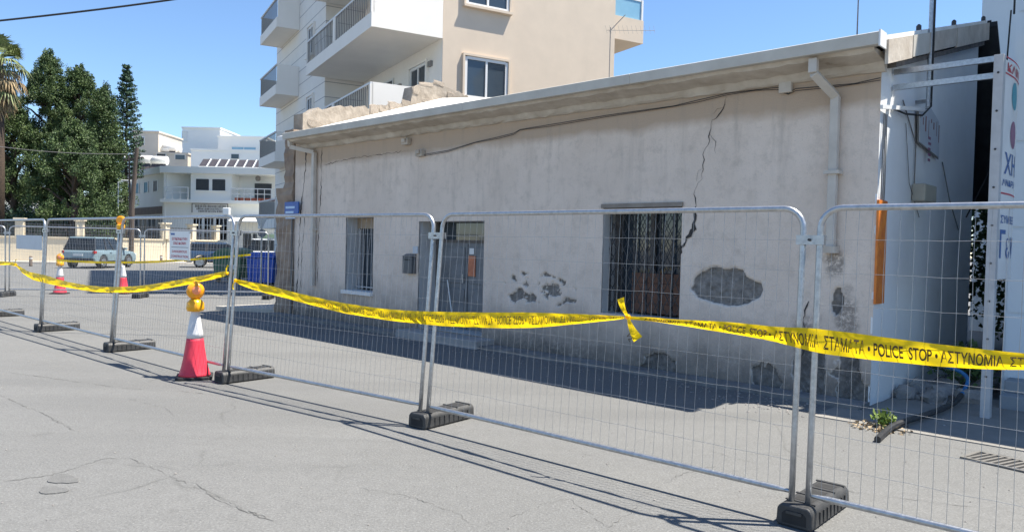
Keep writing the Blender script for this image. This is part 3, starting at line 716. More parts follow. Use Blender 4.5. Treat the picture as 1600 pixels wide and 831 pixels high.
# street name plate on the brown pier
s0, z1 = hl(446,316,.08); s1, z0 = hl(467,334,.08)
m = MB(); m.box(s0,s1,-.10,-.075,z0,z1); np_ = m.build('street_name_plate', 'plate_blue', None, bevel=.004); np_.matrix_world = Matrix.Translation(A) @ Matrix.Rotation(HRZ, 4, 'Z')
tag(np_, 'small blue street name plate on the brown corner pier', 'sign')
m = MB()
for k, (wd_, h_) in enumerate(((.8,.05),(.7,.05),(.85,.06))): zz = z1-.10-k*.11; m.box(s0+.05,s0+.05+(s1-s0-.1)*wd_,-.103,-.1005,zz-h_,zz)
m.build('lettering', 'plate_text', np_)

# pavement round the far corner of the house
pv = MB(); pv.prism([(-14.75,-.75),(-13.25,.05),(-13.15,9),(-14.6,9.6)], lambda a,b,h:(a,b,h), -.05, .10)
pvo = pv.build('pavement', 'pave', None, bevel=.01); pvo.matrix_world = Matrix.Translation(A) @ Matrix.Rotation(HRZ, 4, 'Z'); tag(pvo, 'pale concrete pavement beside the house corner', 'pavement', kind='structure')

# ------------------------------------------------------------------ pharmacy and the block behind (house-local placement)
HM = Matrix.Translation(A) @ Matrix.Rotation(HRZ, 4, 'Z')
ph = thing('clinic_building', 'pale blue-grey panel-clad building beside the derelict house with a teal canopy', 'building', A, HRZ)
m = MB(); m.box(.97, 9.5, 1.62, 9.6, 0, 6.9); m.build('wall', 'pharm', ph)
m = MB(); m.box(.972, 9.4, 2.6, 9.5, 6.9, 10.2); m.build('shade_storey', 'pharm', ph)  # unseen set-back storey, added to keep the house end wall shaded
m = MB(); m.box(.95, 9.52, 1.60, 2.6, 6.9, 7.0); m.build('parapet_coping', 'pharm', ph)
pan = MB(); pan.box(-.745,.745,-.008,0,-.49,.49); pan0 = None
for j, zc in enumerate((.55,1.56,2.57,3.58,5.1,6.11)):
    for i in range(5):
        xc = 1.74+1.51*i
        if pan0 is None: pan0 = pan.build('panel', 'pharm', ph); o = pan0
        else: o = pan0.copy(); COL.objects.link(o)
        o.parent = ph; o.location = (xc, 1.612, zc)
m = MB(); m.box(1.25, 9.5, .75, 1.60, 4.28, 4.42); m.build('canopy', 'teal', ph)
m = MB(); m.box(1.22, 9.5, .70, .75, 4.28, 4.95); m.box(1.22,1.25,.75,1.6,4.28,4.95); m.build('canopy_fascia', 'pharm', ph)
m = MB(); m.box(1.05, 9.5, 1.05, 1.60, 0, .16); m.box(1.05,9.5,1.3,1.60,.16,.3); m.build('step', pm('step_grey', (.30,.33,.35), (.25,.27,.29), 3, .85, .2), ph, bevel=.01)
m = MB(); m.box(1.55,1.85,1.58,1.603,.3,1.65); m.build('dark_slot', 'pit_dark', ph)
rb = thing('rear_block', 'plain pale blue-grey rendered block rising behind the derelict house', 'building', A, HRZ)
m = MB(); m.box(-1.3, 5, 11, 17, 0, 11.2); m.build('wall', 'pharm', rb)
m = MB(); m.box(-1.4, 5.1, 10.9, 17.1, 11.2, 11.5); m.build('coping', 'pharm', rb)
for zc in (4.4, 7.4):
    m = MB(); m.box(-.2,.6,10.98,11.02,zc,zc+1.1); wn_ = m.build('window', 'glass', rb); m = MB(); m.box(-.28,.68,10.94,11.01,zc-.08,zc); m.build('sill', 'pharm', wn_)

m = MB(); m.prism([(-.25,-1.0),(9.5,-.75),(9.5,1.6),(.02,1.6),(.02,.35),(-.25,-.36)], lambda a,b,h:(a,b,h), -.03, .010)
o = m.build('concrete_apron', pm('apron', (.25,.238,.215), (.19,.182,.166), 2.2, .9, .3, 30), None); o.matrix_world = HM; tag(o, 'pale concrete apron in front of the clinic and house corner', 'pavement', kind='structure')
# ------------------------------------------------------------------ tall blade sign
PB = onz(1538, 654); pl = HM.inverted() @ PB
sx0 = pl.x; sy0 = pl.y
bs = thing('blade_sign', 'tall white projecting sign with blue Greek letters on a grey post', 'sign', HM @ Vector((sx0, sy0, 0)), HRZ)
m = MB(); m.box(-.045,.045,0,.11,0,3.84); m.build('post', 'sign_edge', bs, bevel=.004)
for k in range(9): m = MB(); m.lathe([(.012,0),(.012,.006)], 8, (0,-.001,.45+k*.4), Matrix.Rotation(math.pi/2,3,'X')); m.build('screw', 'iron', bs)
# bulged face
def face_pt(a, z, o=0.0):   # a 0..1 across (0.95 m)
    return Vector((.045+.022*math.sin(math.pi*a)+o, .112+.72*a, z))
m = MB(); NA = 16
for k in range(NA+1):
    for z in (1.48, 3.80): m.v.append(tuple(face_pt(k/NA, z)))
    for z in (1.48, 3.80): m.v.append((-.04, .112+.72*k/NA, z))
for k in range(NA):
    a = 4*k; b = 4*k+4; m.f += [(a,b,b+1,a+1),(a+2,a+3,b+3,b+2),(a+1,b+1,b+3,a+3),(a,a+2,b+2,b)]
m.f += [(0,1,3,2), (4*NA,4*NA+2,4*NA+3,4*NA+1)]
m.build('sign_box', 'sign_white', bs, smooth=False)
def sign_txt(body, a0, a1, z0, z1, mat):
    V, Fc = text_verts(body, True); x0 = min(v[0] for v in V); x1 = max(v[0] for v in V); y0 = min(v[1] for v in V); y1 = max(v[1] for v in V)
    m = MB(); m.add([face_pt(a0+(v[0]-x0)/(x1-x0)*(a1-a0), z0+(v[1]-y0)/(y1-y0)*(z1-z0), .004) for v in V], Fc); m.build('lettering', mat, bs, fix=False)
def zs_(y): return onpl(1575, y, HM @ Vector((sx0+.06, sy0+.3, 0)), W)[2]
def zf(y): return 1.72+(401.5-y)/1155*8.1
sign_txt('ΧΗ', .10, .86, zf(275), zf(242), 'sign_blue'); sign_txt('ΑΝΔΡΕΑ', .03, .9, zf(293), zf(283), 'sign_blue')
sign_txt('ΣΥΜΒΕΒ', .03, .9, zf(350), zf(338), 'sign_blue'); sign_txt('Γεν', .03, .95, zf(404), zf(360), 'sign_blue')
sign_txt('ΚΛΙΝ', .08, .9, zf(121), zf(108), 'sign_red')
for z in (zf(126), zf(102), zf(306)):
    m = MB(); m.v = [tuple(face_pt(a/10, z+d, .003)) for a in range(0,11) for d in (0,.018)]; m.f = [(2*i,2*i+2,2*i+3,2*i+1) for i in range(10)]; m.build('red_rule', 'sign_red', bs, fix=False)
for (zc, mt) in ((zf(152),'sign_teal'), (zf(212),'sign_mauve')):
    m = MB(); q = []
    for k in range(24): a = 2*math.pi*k/24; q.append(face_pt(.55+.20*math.cos(a), zc+.15*math.sin(a), .004))
    m.add(q, [tuple(range(24))]); m.build('emblem', mt, bs, fix=False)
# steel arms from house to sign
for (ya, yb) in ((101, 92), (128, 118)):
    z = 1.72+(401-yb)/1155*7.8
    m = MB(); m.box(-sx0+.02, -.046, .03, .075, z-.03, z+.03); m.build('steel_arm', 'galv', bs)

# ------------------------------------------------------------------ hose, weeds, rubble, drain grate by the corner
hp = [onz(1371,686,.03)+Vector((0,0,0)), onz(1392,667,.05), onz(1420,656,.06), onz(1460,643,.06), onz(1492,628,.08), onz(1508,606,.16), onz(1512,592,.25), onz(1500,580,.33), onz(1478,572,.38)]
def smooth_path(P, n=8):
    P = [Vector(p) for p in P]; out = []
    for i in range(len(P)-1):
        a, b, c, d = P[max(i-1,0)], P[i], P[i+1], P[min(i+2,len(P)-1)]
        for k in range(n):
            t = k/n; out.append(.5*((2*b)+(c-a)*t+(2*a-5*b+4*c-d)*t*t+(3*b-a-3*c+d)*t**3))
    out.append(P[-1]); return out
sp_ = smooth_path(hp); cut = int(len(sp_)*.56)
hs = thing('corrugated_hose', 'black corrugated conduit with a blue end emerging from the ground by the house corner', 'hose', (sp_[0].x, sp_[0].y, 0))
m = MB(); m.tube(sp_[:cut+1], [.030+.0012*(i % 2) for i in range(cut+1)], 10); m.build('black_length', 'black_plastic', hs, off=hs.location)
m = MB(); m.tube(sp_[cut:], [.022+.001*(i % 2) for i in range(len(sp_)-cut)], 10); m.build('blue_length', 'hose_blue', hs, off=hs.location)
def leaf_cloud(n, cen, rad, size, flat=0.0, up=0.0, seed=0, shell=.55, elong=2.2):
    rs = np.random.RandomState(seed); d = rs.normal(size=(n,3)); d /= np.linalg.norm(d,axis=1)[:,None]
    r = (shell+(1-shell)*rs.rand(n)**.6)[:,None]; P = np.array(cen)+d*r*np.array(rad)
    u = rs.normal(size=(n,3)); u[:,2] = u[:,2]*(1-flat)+up; u += d*.5; u /= np.linalg.norm(u,axis=1)[:,None]
    w = np.cross(u, rs.normal(size=(n,3))); w /= np.linalg.norm(w,axis=1)[:,None]
    s = (size*(.6+.8*rs.rand(n)))[:,None]
    return np.stack([P-w*s*.5/elong*1.2, P+u*s*.55-w*s*.1, P+u*s*.6+w*s*.25/elong, P+w*s*.5/elong*1.2], 1)
def leaf_obj(name, Q, mat, parent, off=(0,0,0)):
    Q = np.concatenate(Q) if isinstance(Q, list) else Q
    V = Q.reshape(-1,3)-np.array(off); F_ = np.arange(len(V)).reshape(-1,4); return np_mesh(name, V, F_, mat, parent)
gc = onz(1375, 668)
Q = leaf_cloud(260, (gc.x, gc.y, .012), (.28,.30,.012), .05, .9, 0, 3, 0)
o = leaf_obj('leaf_litter', Q, 'dry_leaf', None); tag(o, 'dry leaf litter beside the black hose', 'litter', kind='stuff')
wc = onz(1381, 668); o = leaf_obj('weed', leaf_cloud(140, (wc.x, wc.y, .09), (.12,.12,.09), .07, 0, .8, 4, .1), 'weed', None, wc); o.location = wc
tag(o, 'small green weed growing beside the black hose', 'plant')
rbm = MB()
for k in range(40):
    q = HM @ Vector((random.uniform(.12,.8), random.uniform(.8,2.6), 0)); s_ = random.uniform(.04,.14); me = stone_meshes[k % 8]; Mr = Matrix.Rotation(random.random()*6,3,'Z') @ Matrix.Rotation(random.random(),3,'X')
    rbm.add([Mr @ Vector((v.co.x*s_, v.co.y*s_*.9, v.co.z*s_*.7))+Vector((q.x,q.y,s_*.5)) for v in me.vertices], [tuple(p.vertices) for p in me.polygons])
tag(rbm.build('rubble_heap', 'rubble', None), 'grey rubble heaped in the gap by the end wall', 'rubble', kind='stuff')
q = HM @ Vector((.55,1.9,0)); sc = thing('scrub', 'dusty scrub growing among rubble in the side gap', 'plant', q); leaf_obj('foliage', leaf_cloud(420, (0,0,.32), (.4,.5,.32), .10, 0, .5, 8, .1), 'shrub_leaf', sc)
m = MB(); m.tube([(0,0,0),(.03,.02,.2),(0,.05,.4)], [.015,.012,.006], 5); m.build('stem', 'bark', sc)
q = HM @ Vector((.4,7.6,0)); o = leaf_obj('alley_shrub', leaf_cloud(4500, (-.2,0,2.1), (1.3,.9,2.0), .15, 0, .2, 9, .2), 'shrub_leaf', None); o.location = q
sh = thing('alley_tree', 'leafy green shrub at the back of the narrow side gap', 'shrub', q); o.parent = sh; o.location = (0,0,0); o.name = 'foliage'
m = MB(); m.tube([(0,0,0),(.05,.02,1.2),(0,0,2.4)], [.04,.03,.015], 6); m.build('stem', 'bark', sh)
gm = MB(); rs = random.Random(77)
def grit(p, s_):
    me = stone_meshes[rs.randrange(8)]; Mr = Matrix.Rotation(rs.random()*6,3,'Z')
    q = [Mr @ Vector((v.x*s_, v.y*s_*.8, v.z*s_*.6)) for v in ((Vector((1,0,0))),(Vector((0,1,0))),(Vector((-1,.1,0))),(Vector((.1,-1,0))),(Vector((.1,0,1))))]
    gm.add([a+Vector((p.x,p.y,.004)) for a in q], [(0,1,4),(1,2,4),(2,3,4),(3,0,4)])
for k in range(520): grit(HM @ Vector((rs.uniform(-13,-.1), -.36-abs(rs.gauss(0,.35)), 0)), rs.uniform(.006,.022))
for k in range(260): grit(HM @ Vector((rs.uniform(-1.5,.9), -abs(rs.gauss(.5,.45)), 0)), rs.uniform(.006,.024))
for k in range(420): grit(Vector((rs.uniform(-8,4), rs.uniform(2.6,11), 0)), rs.uniform(.004,.011))
tag(gm.build('grit', 'rubble', None), 'loose grit and crumbs of plaster scattered over the asphalt', 'grit', kind='stuff')
# drain grate
ga, gb, gd = onz(1508,716), onz(1600,737), onz(1540,708)
gx = (gb-ga); gx.z = 0; gx.normalize(); gy = Vector((-gx.y, gx.x, 0)); ang = math.atan2(gx.y, gx.x)
gr = thing('drain_grate', 'rusty iron drain grate set into the asphalt near the sign post', 'grate', (ga.x, ga.y, 0), ang)
m = MB(); m.box(0,.62,0,.30,.003,.006); m.build('pit_shade', 'pit_dark', gr)  # flat dark sheet painted in for the shaded hole under the bars
m = MB(); m.box(-.03,.65,-.03,0,.002,.016); m.box(-.03,.65,.30,.33,.002,.016); m.box(-.03,0,0,.30,.002,.016); m.box(.62,.65,0,.30,.002,.016); m.build('frame', 'grate_iron', gr)
for k in range(11): m = MB(); m.bar((.04+k*.056-.02,.0,.011),(.04+k*.056+.02,.30,.011),.022,.008); m.build('bar', 'grate_iron', gr)

# ------------------------------------------------------------------ barrier fence
JB = {'A': ((1249,787.5),.06), 'B': ((661.5,645),.15), 'C': ((352,580.5),.12), 'D': ((174.5,535.5),.12), 'E': ((64,506.5),.07)}
JP = {k: onz(*v[0], .13) for k, v in JB.items()}
for p in JP.values(): p.z = 0
JP['F'] = JP['E']*2-JP['D']; JP['G'] = JP['F']*2-JP['E']; JP['Z'] = JP['A']+(JP['A']-JP['B']).normalized()*3.45
LEAN = {k: v[1] for k, v in JB.items()}; LEAN['F'] = .08; LEAN['G'] = .08; LEAN['Z'] = .03
FD = (JP['A']-JP['D']).normalized(); FN = Vector((-FD.y, FD.x, 0))   # FN points away from camera side (to the house)
FH = 2.0
def panel(P0, P1, l0, l1, label, group, h=FH, nv=44, inset=.052, wires=True):
    d = (P1-P0); L = d.length; d = d/L; nn = Vector((-d.y, d.x, 0))
    def pt(a, hh, o=0.0): return P0+d*a+Vector((0,0,hh))+nn*((l0+(l1-l0)*a/L)*hh/1.9+o)
    root = thing('fence_panel', label, 'fence', P0, 0, group); off = P0
    a0, a1, r = inset, L-inset, .13
    pts = [pt(a0, .03), pt(a0, .6), pt(a0, 1.3), pt(a0, h-r)]
    for k in range(1, 7): q = math.pi/2*k/6; pts.append(pt(a0+r-r*math.cos(q), h-r+r*math.sin(q)))
    pts += [pt(L/2, h)]
    for k in range(0, 7): q = math.pi/2*k/6; pts.append(pt(a1-r+r*math.sin(q), h-r+r*math.cos(q)))
    pts += [pt(a1, 1.3), pt(a1, .6), pt(a1, .03)]
    m = MB(); m.tube(pts, .0195, 12); m.build('bent_tube_frame', 'galv', root, True, off=off)
    m = MB(); hb = .20; m.tube([pt(a0+.0, hb), pt(a0+.05, hb), pt(a0+.12, hb), pt(a1-.12, hb), pt(a1-.05, hb), pt(a1, hb)], [.012,.014,.0195,.0195,.014,.012], 10); m.build('bottom_rail', 'galv', root, True, off=off)
    if wires:
        m = MB(); rs = random.Random(int(P0.x*100))
        for k in range(1, nv):
            a = a0+(a1-a0)*k/nv; top = h-.012
            if a-a0 < r: top = h-r+math.sqrt(max(0, r*r-(r-(a-a0))**2))-.0
            if a1-a < r: top = h-r+math.sqrt(max(0, r*r-(r-(a1-a))**2))
            ps = []
            for q in range(10):
                hh = hb+(top-hb)*q/9; ps.append(pt(a+rs.uniform(-.0035,.0035), hh, -.004+rs.uniform(-.004,.004)))
            m.tube(ps, .0013, 4, False)
        for k in range(1, 9):
            hh = hb+(h-hb)*k/9+rs.uniform(-.006,.006)
            ps = [pt(a0+(a1-a0)*q/24, hh+rs.uniform(-.003,.003), .002+.004*math.sin(q*1.7+k)) for q in range(25)]
            m.tube(ps, .0016, 4, False)
        tag(m.build('wire_mesh', 'wire', root, True, off=off, fix=False), kind='stuff')
    return root, pt, L
def clamp(root, pt, L, hh=1.80):
    off = root.location
    m = MB()
    c = pt(L, hh); d = (pt(L, hh)-pt(L-.1, hh)).normalized(); n_ = Vector((-d.y, d.x, 0)); M = Matrix((d, n_, Vector((0,0,1)))).transposed()
    m.obox(c-n_*.026, (.085,.004,.03), M); m.obox(c+n_*.026, (.085,.004,.03), M)
    for s in (-1,1): m.tube([c+d*.052*s-Vector((0,0,.03)), c+d*.052*s+Vector((0,0,.03))], .026, 10)
    cl = m.build('clamp', 'galv', root, off=off)
    m = MB(); m.tube([c-n_*.045, c+n_*.04], .009, 6); m.build('bolt', 'iron', cl, off=off)
GRP = 'wire mesh barrier panels along the street'
names = ['G','F','E','D','C','B','A','Z']
plabel = {'GF':'far mesh barrier panel beyond the blank grey sign', 'FE':'mesh barrier panel carrying the blank grey sign', 'ED':'mesh barrier panel beside the one carrying the white warning sign, without any sign',
          'DC':'mesh barrier panel carrying the white warning sign with red letters', 'CB':'mesh barrier panel beside the lamp-topped cone, in front of the narrow barred window', 'BA':'mesh barrier panel with the knotted tape bow on its wires', 'AZ':'mesh barrier panel in front of the tall blade sign'}
PT = {}
for a, b in zip(names[:-1], names[1:]):
    root, pt, L = panel(JP[a], JP[b], LEAN[a], LEAN[b], plabel[a+b], GRP); PT[a+b] = (root, pt, L)
    if b != 'Z': clamp(root, pt, L)
# feet
def make_foot():
    r = thing('barrier_foot', 'black plastic barrier foot', 'barrier foot')
    m = MB()
    sec = [(-.105,0),(-.115,.02),(-.11,.11),(-.085,.14),(.085,.14),(.11,.11),(.115,.02),(.105,0)]
    m.prism(sec, lambda a, b, h: (a, h, b), -.085, .60)
    body = m.build('body', 'block', r, bevel=.012)
    m = MB(); m.prism([(-.075,.025),(-.075,.085),(-.05,.105),(.05,.105),(.075,.085),(.075,.025)], lambda a,b,h:(a,h,b), -.0875, -.0845); m.build('end_pocket', 'pit_dark', r)
    m = MB(); m.box(-.05,.05,-.093,-.087,.085,.103); m.build('grip', 'block', r)
    for y in (.10,.28,.46):
        m = MB(); m.box(-.06,.06,y-.045,y+.045,.1385,.1415); m.build('hand_hole', 'pit_dark', r)
    m = MB()
    for y in (.02,.19,.37,.55): m.box(-.095,.095,y-.010,y+.010,.138,.147)
    m.build('rib', 'block', r, bevel=.003)
    m = MB()
    for k in range(8):
        for s in (-1,1): m.box(s*.1135-.006,s*.1135+.006,.04+k*.065,.05+k*.065,.02,.10)
    tag(m.build('side_rib', 'block', r), kind='stuff')
    return r
foot = make_foot(); first = True
FL = {'A':'black barrier foot below the post pair beside the tape bow panel, beneath the house corner', 'B':'black barrier foot under the post pair in front of the recessed grey door', 'C':'black barrier foot right beside the lamp-topped red cone',
      'D':'black barrier foot under the post pair with an amber lamp on top', 'E':'black barrier foot under the post pair beside the blank grey sign', 'F':'black barrier foot beyond the blank grey sign', 'G':'outermost black barrier foot past the blank grey sign'}
for k in 'ABCDEFG':
    o = foot if first else copy_tree(foot); first = False
    o.location = JP[k]; o.rotation_euler = (0,0,math.atan2(FN.y, FN.x)-math.pi/2+{'A':-.05,'B':.02}.get(k, random.uniform(-.06,.06))); o['label'] = FL[k]; o['group'] = 'black barrier feet'
# far fence, facing the side street
f0 = onz(222, 465); dirx = (onz(400,463)-onz(222,465)); dirx.z = 0; dirx = Vector((.985,.17,0)).normalized()
FJ = [f0+dirx*3.5*k for k in (-3,-2,-1,0,1)]
flab = ['far mesh barrier panel closing the side street, leftmost past the far cones', 'far mesh barrier panel closing the side street, behind the blank grey sign', 'far mesh barrier panel closing the side street, behind the two far cones', 'far mesh barrier panel closing the side street, in front of the green bin']
for k in range(4):
    root, pt, L = panel(FJ[k], FJ[k+1], 0, 0, flab[k], 'mesh barrier panels across the side street', h=1.95, nv=40)
    clamp(root, pt, L, 1.76)
for k in range(1,5):
    o = copy_tree(foot); o.location = FJ[k]+Vector((0,-.3,0)); o.rotation_euler = (0,0,.1); o['label'] = ['','black barrier foot of the far fence behind the blank grey sign','black barrier foot of the far fence beside the far cone with amber lamp','black barrier foot of the far fence beside the far cone without a lamp','black barrier foot of the far fence beside the blue bin'][k]; o['group'] = 'black barrier feet of the far fence'

# signs on the near fence
def fence_sign(key, px0, py0, px1, py1, name, label, mat):
    root, pt, L = PT[key]; P0 = root.location; d = (pt(L,0)-pt(0,0)).normalized(); nn = Vector((-d.y, d.x, 0))
    Pm = pt(L/2, 1.5, -.012)
    a = onpl(px0, py0, Pm, nn); b = onpl(px1, py1, Pm, nn)
    w_ = (b-a).dot(d); h_ = a.z-b.z
    c = (a+b)/2; o = thing(name, label, 'sign', (c.x, c.y, b.z), math.atan2(d.y, d.x))
    m = MB(); m.box(-w_/2, w_/2, -.004, .0, 0, h_); m.build('board', mat, o)
    m = MB()
    for sx in (-1,1):
        for sz in (.06,.94): m.tube([(sx*(w_/2-.02),-.007,h_*sz),(sx*(w_/2-.02),.022,h_*sz)], .006, 6)
    m.build('cable_tie', 'black_plastic', o)
    return o, w_, h_
o, w_, h_ = fence_sign('DC', 265.5, 361, 297, 407, 'warning_sign', 'white warning sign with red Greek and English letters tied to the mesh', 'sign_white')
for txt, zz, hh, ww in (('ΕΠΙΚΙΝΔΥΝΗ', .68, .10, .74), ('ΟΙΚΟΔΟΜΗ', .53, .10, .62), ('DANGEROUS', .25, .08, .72), ('CONSTRUCTION', .08, .08, .84)):
    m = MB(); flat_text(m, txt, (-w_*ww/2, -.0055, h_*zz), (1,0,0), (0,0,1), w_*ww, h_*hh); m.build('lettering', 'sign_red', o, fix=False)
m = MB(); m.box(-w_*.4,w_*.42,-.0055,-.0045,h_*.43,h_*.445); m.build('rule', 'iron', o)
m = MB(); m.box(-w_*.44,-w_*.24,-.0055,-.0045,h_*.86,h_*.93); m.build('logo', 'sign_blue', o)
fence_sign('FE', 26, 367, 66, 391, 'blank_sign', 'blank grey sign tied to the mesh barrier', 'sign_grey')
# amber lamp on joint D, small pale cap near C
def lamp_on(P, nm, lab):
    o = thing(nm, lab, 'lamp', P)
    m = MB(); m.lathe([(.055,0),(.075,.03),(.075,.09),(.06,.1)], 16, (0,0,.0)); m.build('battery_case', 'amber', o, bevel=.004)
    m = MB(); m.lathe([(.06,-.03),(.085,-.02),(.085,.02),(.06,.03)], 18, (0,0,.18), Matrix.Rotation(math.pi/2,3,'X')); m.build('lens', 'amber_lens', o)
    return o
root, pt, L = PT['ED']; lamp_on(pt(L, FH-.17), 'warning_lamp', 'small amber warning lamp sitting on the barrier posts').scale = (.78,.78,.78)
m = MB(); m.box(-.04,.04,-.03,.03,0,.09); o = m.build('clip_box', 'plate_white', None, bevel=.008); o.location = PT['DC'][1](PT['DC'][2]-.25, FH+.017); tag(o, 'small pale box clipped on top of the barrier rail', 'box')

# ------------------------------------------------------------------ police tape
def plane_for(px):
    for key, lo, hi in (('AZ',1268,9999),('BA',686,1268),('CB',369,686),('DC',190,369),('ED',70,190),('FE',-9999,70)):
        if lo <= px < hi: return PT[key]
def tp(px, py, o=-.035):
    root, pt, L = plane_for(px); d = (pt(L,0)-pt(0,0)).normalized(); nn = Vector((-d.y,d.x,0)); l = pt(L/2,1.0,o)
    return onpl(px, py, l, nn)
def make_tape(name, label, ctrl, text=None, t0=0.0, period=None, flip=False, ink='tape_ink', wrinkle=.006, seed=0, group=None, px_text=None, th=.42, tofs=0):
    """ctrl: list of (px, ytop, ybottom)"""
    top = smooth_path([tp(c[0], c[1]) for c in ctrl], 14); bot = smooth_path([tp(c[0], c[2]) for c in ctrl], 14)
    n = len(top); S = [0]
    for i in range(1, n): S.append(S[-1]+((top[i]+bot[i]-top[i-1]-bot[i-1])/2).length)
    rs = random.Random(seed); nn = -FN; J = 7
    def surf(i, v, e=0.0):
        p = top[i].lerp(bot[i], v); wv = wrinkle*(math.sin(S[i]*9+v*4+seed)+.6*math.sin(S[i]*23-v*7)+ .5*math.sin(v*9+S[i]*3))
        return p+nn*(wv+e)+nn*.012*math.sin(v*math.pi)
    o = bpy.data.objects.new(name, None); COL.objects.link(o); off = (top[0]+bot[0])/2; o.location = off
    tag(o, label, 'tape', group)
    m = MB()
    for i in range(n):
        for j in range(J): m.v.append(tuple(surf(i, j/(J-1))))
    for i in range(n-1):
        for j in range(J-1): a = i*J+j; m.f.append((a, a+1, a+1+J, a+J))
    m.build('strip', 'tape_yellow', o, True, off=off, fix=False)
    if text:
        V, Fc = text_verts(text, True); x0 = min(v[0] for v in V); x1 = max(v[0] for v in V)
        me0 = bmesh.new()
        # subdivide horizontally by small steps is unnecessary: letters are small
        s = t0; sc = period/(x1-x0)*.985; ymid = .35
        while s < S[-1]-.02:
            mm = MB(); vs_ = []; ok = []
            for v in V:
                q = s+(v[0]-x0)*sc; inside = 0 <= q <= S[-1]
                i = min(max(np.searchsorted(S, q)-1, 0), n-2); f = (q-S[i])/max(S[i+1]-S[i], 1e-6); f = min(max(f,0),1)
                vv = .5-(v[1]-ymid)/.72*th+tofs
                if flip: vv = 1-vv
                vv = min(max(vv,.02),.98)
                vs_.append(surf(i, vv, .0035)*(1-f)+surf(i+1, vv, .0035)*f); ok.append(inside)
            fs = [f for f in Fc if all(ok[k] for k in f)]
            if fs: mm.add(vs_, fs); mm.build('lettering', ink, o, off=off, fix=False)
            s += period
        me0.free()
    return o, S, surf
TXT = 'ΑΣΤΥΝΟΜΙΑ  ΣΤΑΜΑΤΑ • POLICE  STOP • '
R_ctrl = [(984,494,499),(1020,496,502),(1060,499,508),(1110,501,516),(1160,505,524),(1210,510,534),(1270,513,549),(1330,520,558),(1400,529,566),(1480,539,573),(1560,548,577),(1640,556,580),(1900,585,600)]
tapR, S, surf = make_tape('police_tape', 'yellow police tape with upright black letters running from the bow to the blade sign', R_ctrl, None, seed=3, group='police tapes on the street barriers')
# find arc length of px 1210 and 1470 for the lettering period
def arc_at(ctrl, px):
    c = smooth_path([tp(q[0], (q[1]+q[2])/2) for q in ctrl], 14); s = 0; best = None
    inv = CR.transposed()
    for a, b in zip(c[:-1], c[1:]):
        q = inv @ (a-CAMP); x = 800+FPX*q.x/-q.z
        q = inv @ (b-CAMP); x2 = 800+FPX*q.x/-q.z
        if x <= px <= x2: return s+(b-a).length*(px-x)/max(x2-x,1e-6)
        s += (b-a).length
    return s
sA = arc_at(R_ctrl, 1210); sB = arc_at(R_ctrl, 1470); PER = sB-sA
for o in list(tapR.children): bpy.data.objects.remove(o)
bpy.data.objects.remove(tapR)
TEXT_START = sA-PER
tapR, S, surf = make_tape('police_tape', 'yellow police tape with upright black letters running from the bow to the blade sign', R_ctrl, TXT, TEXT_START, PER, seed=3, group='police tapes on the street barriers', th=.54, tofs=.04)
M_ctrl = [(367,436,440),(385,439,449),(420,446,459),(470,459,472),(520,470,485),(560,477,493),(620,484,502),(690,487,509),(760,488,512),(830,488,512),(890,490,507),(940,492,502),(976,494,498)]
sA = arc_at(M_ctrl, 703); 
make_tape('police_tape', 'yellow police tape with flipped letters sagging from the cone joint to the bow', M_ctrl, TXT, sA-PER*2-.02, PER, True, 'tape_ink_back', seed=5, group='police tapes on the street barriers', th=.54)
L_ctrl = [(26,413,417),(45,424,434),(70,430,442),(110,441,450),(150,447,456),(190,448,457),(230,445,455),(280,437,447),(330,428,437),(354,423,431)]
make_tape('police_tape', 'plain yellow tape sagging between the blank grey sign panel and the warning sign panel', L_ctrl, None, seed=7, group='police tapes on the street barriers')
LL_ctrl = [(-60,407,413),(0,408,414),(14,409,414),(25,411,416)]
make_tape('police_tape', 'short yellow tape end tied below the blank grey sign', LL_ctrl, None, seed=8, group='police tapes on the street barriers')
# knots and tails
def tail(parent_label, pts_px, o_=-.06):
    pass
def tape_tail(name, label, quads, txt=None):
    c = tp(*quads[0][0], -.06); o = thing(name, label, 'tape', c)
    for q in quads:
        m = MB(); n = 8
        (xa,ya),(xb,yb),wa,wb = q
        a = tp(xa,ya,-.055); b = tp(xb,yb,-.075); ax = (b-a).normalized(); sd = ax.cross(FN).normalized()
        for i in range(n+1):
            t = i/n; p = a.lerp(b,t)-FN*.02*math.sin(t*3.1); w = (wa+(wb-wa)*t)/2
            m.v += [tuple(p-sd*w), tuple(p-FN*.012*math.sin(t*9)), tuple(p+sd*w)]
        for i in range(n):
            a_ = 3*i; m.f += [(a_,a_+1,a_+4,a_+3),(a_+1,a_+2,a_+5,a_+4)]
        m.build('loose_end', 'tape_yellow', o, True, off=c, fix=False)
    a = tp(*quads[0][0], -.05); m = MB(); m.lathe([(.008,-.02),(.02,-.008),(.022,.006),(.01,.02)], 10); kn = m.build('knot', 'tape_yellow', o, True); kn.location = a-c
    return o, c
bow, bc = tape_tail('tape_bow', 'yellow tape bow knotted on the mesh', [((981,495),(970,466),.02,.062),((981,495),(997,530),.02,.085)])
m = MB(); p = tp(990,516,-.082); ax = (tp(997,530,-.08)-tp(981,495,-.08)).normalized(); sd = ax.cross(FN).normalized()
flat_text(m, 'ΑΣ', p-sd*.028-ax*.0, ax, -sd, .06, .045); m.build('lettering', 'tape_ink', bow, off=bc, fix=False)
tape_tail('tape_knot', 'yellow tape loop tied round the post beside the cone lamp', [((368,438),(365,452),.03,.03)])
tape_tail('tape_knot', 'yellow tape loop tied round the post below the small pale box', [((355,427),(357,414),.03,.03)])
tape_tail('tape_knot', 'yellow tape loop tied below the blank grey sign', [((25,413),(26,405),.03,.02)])
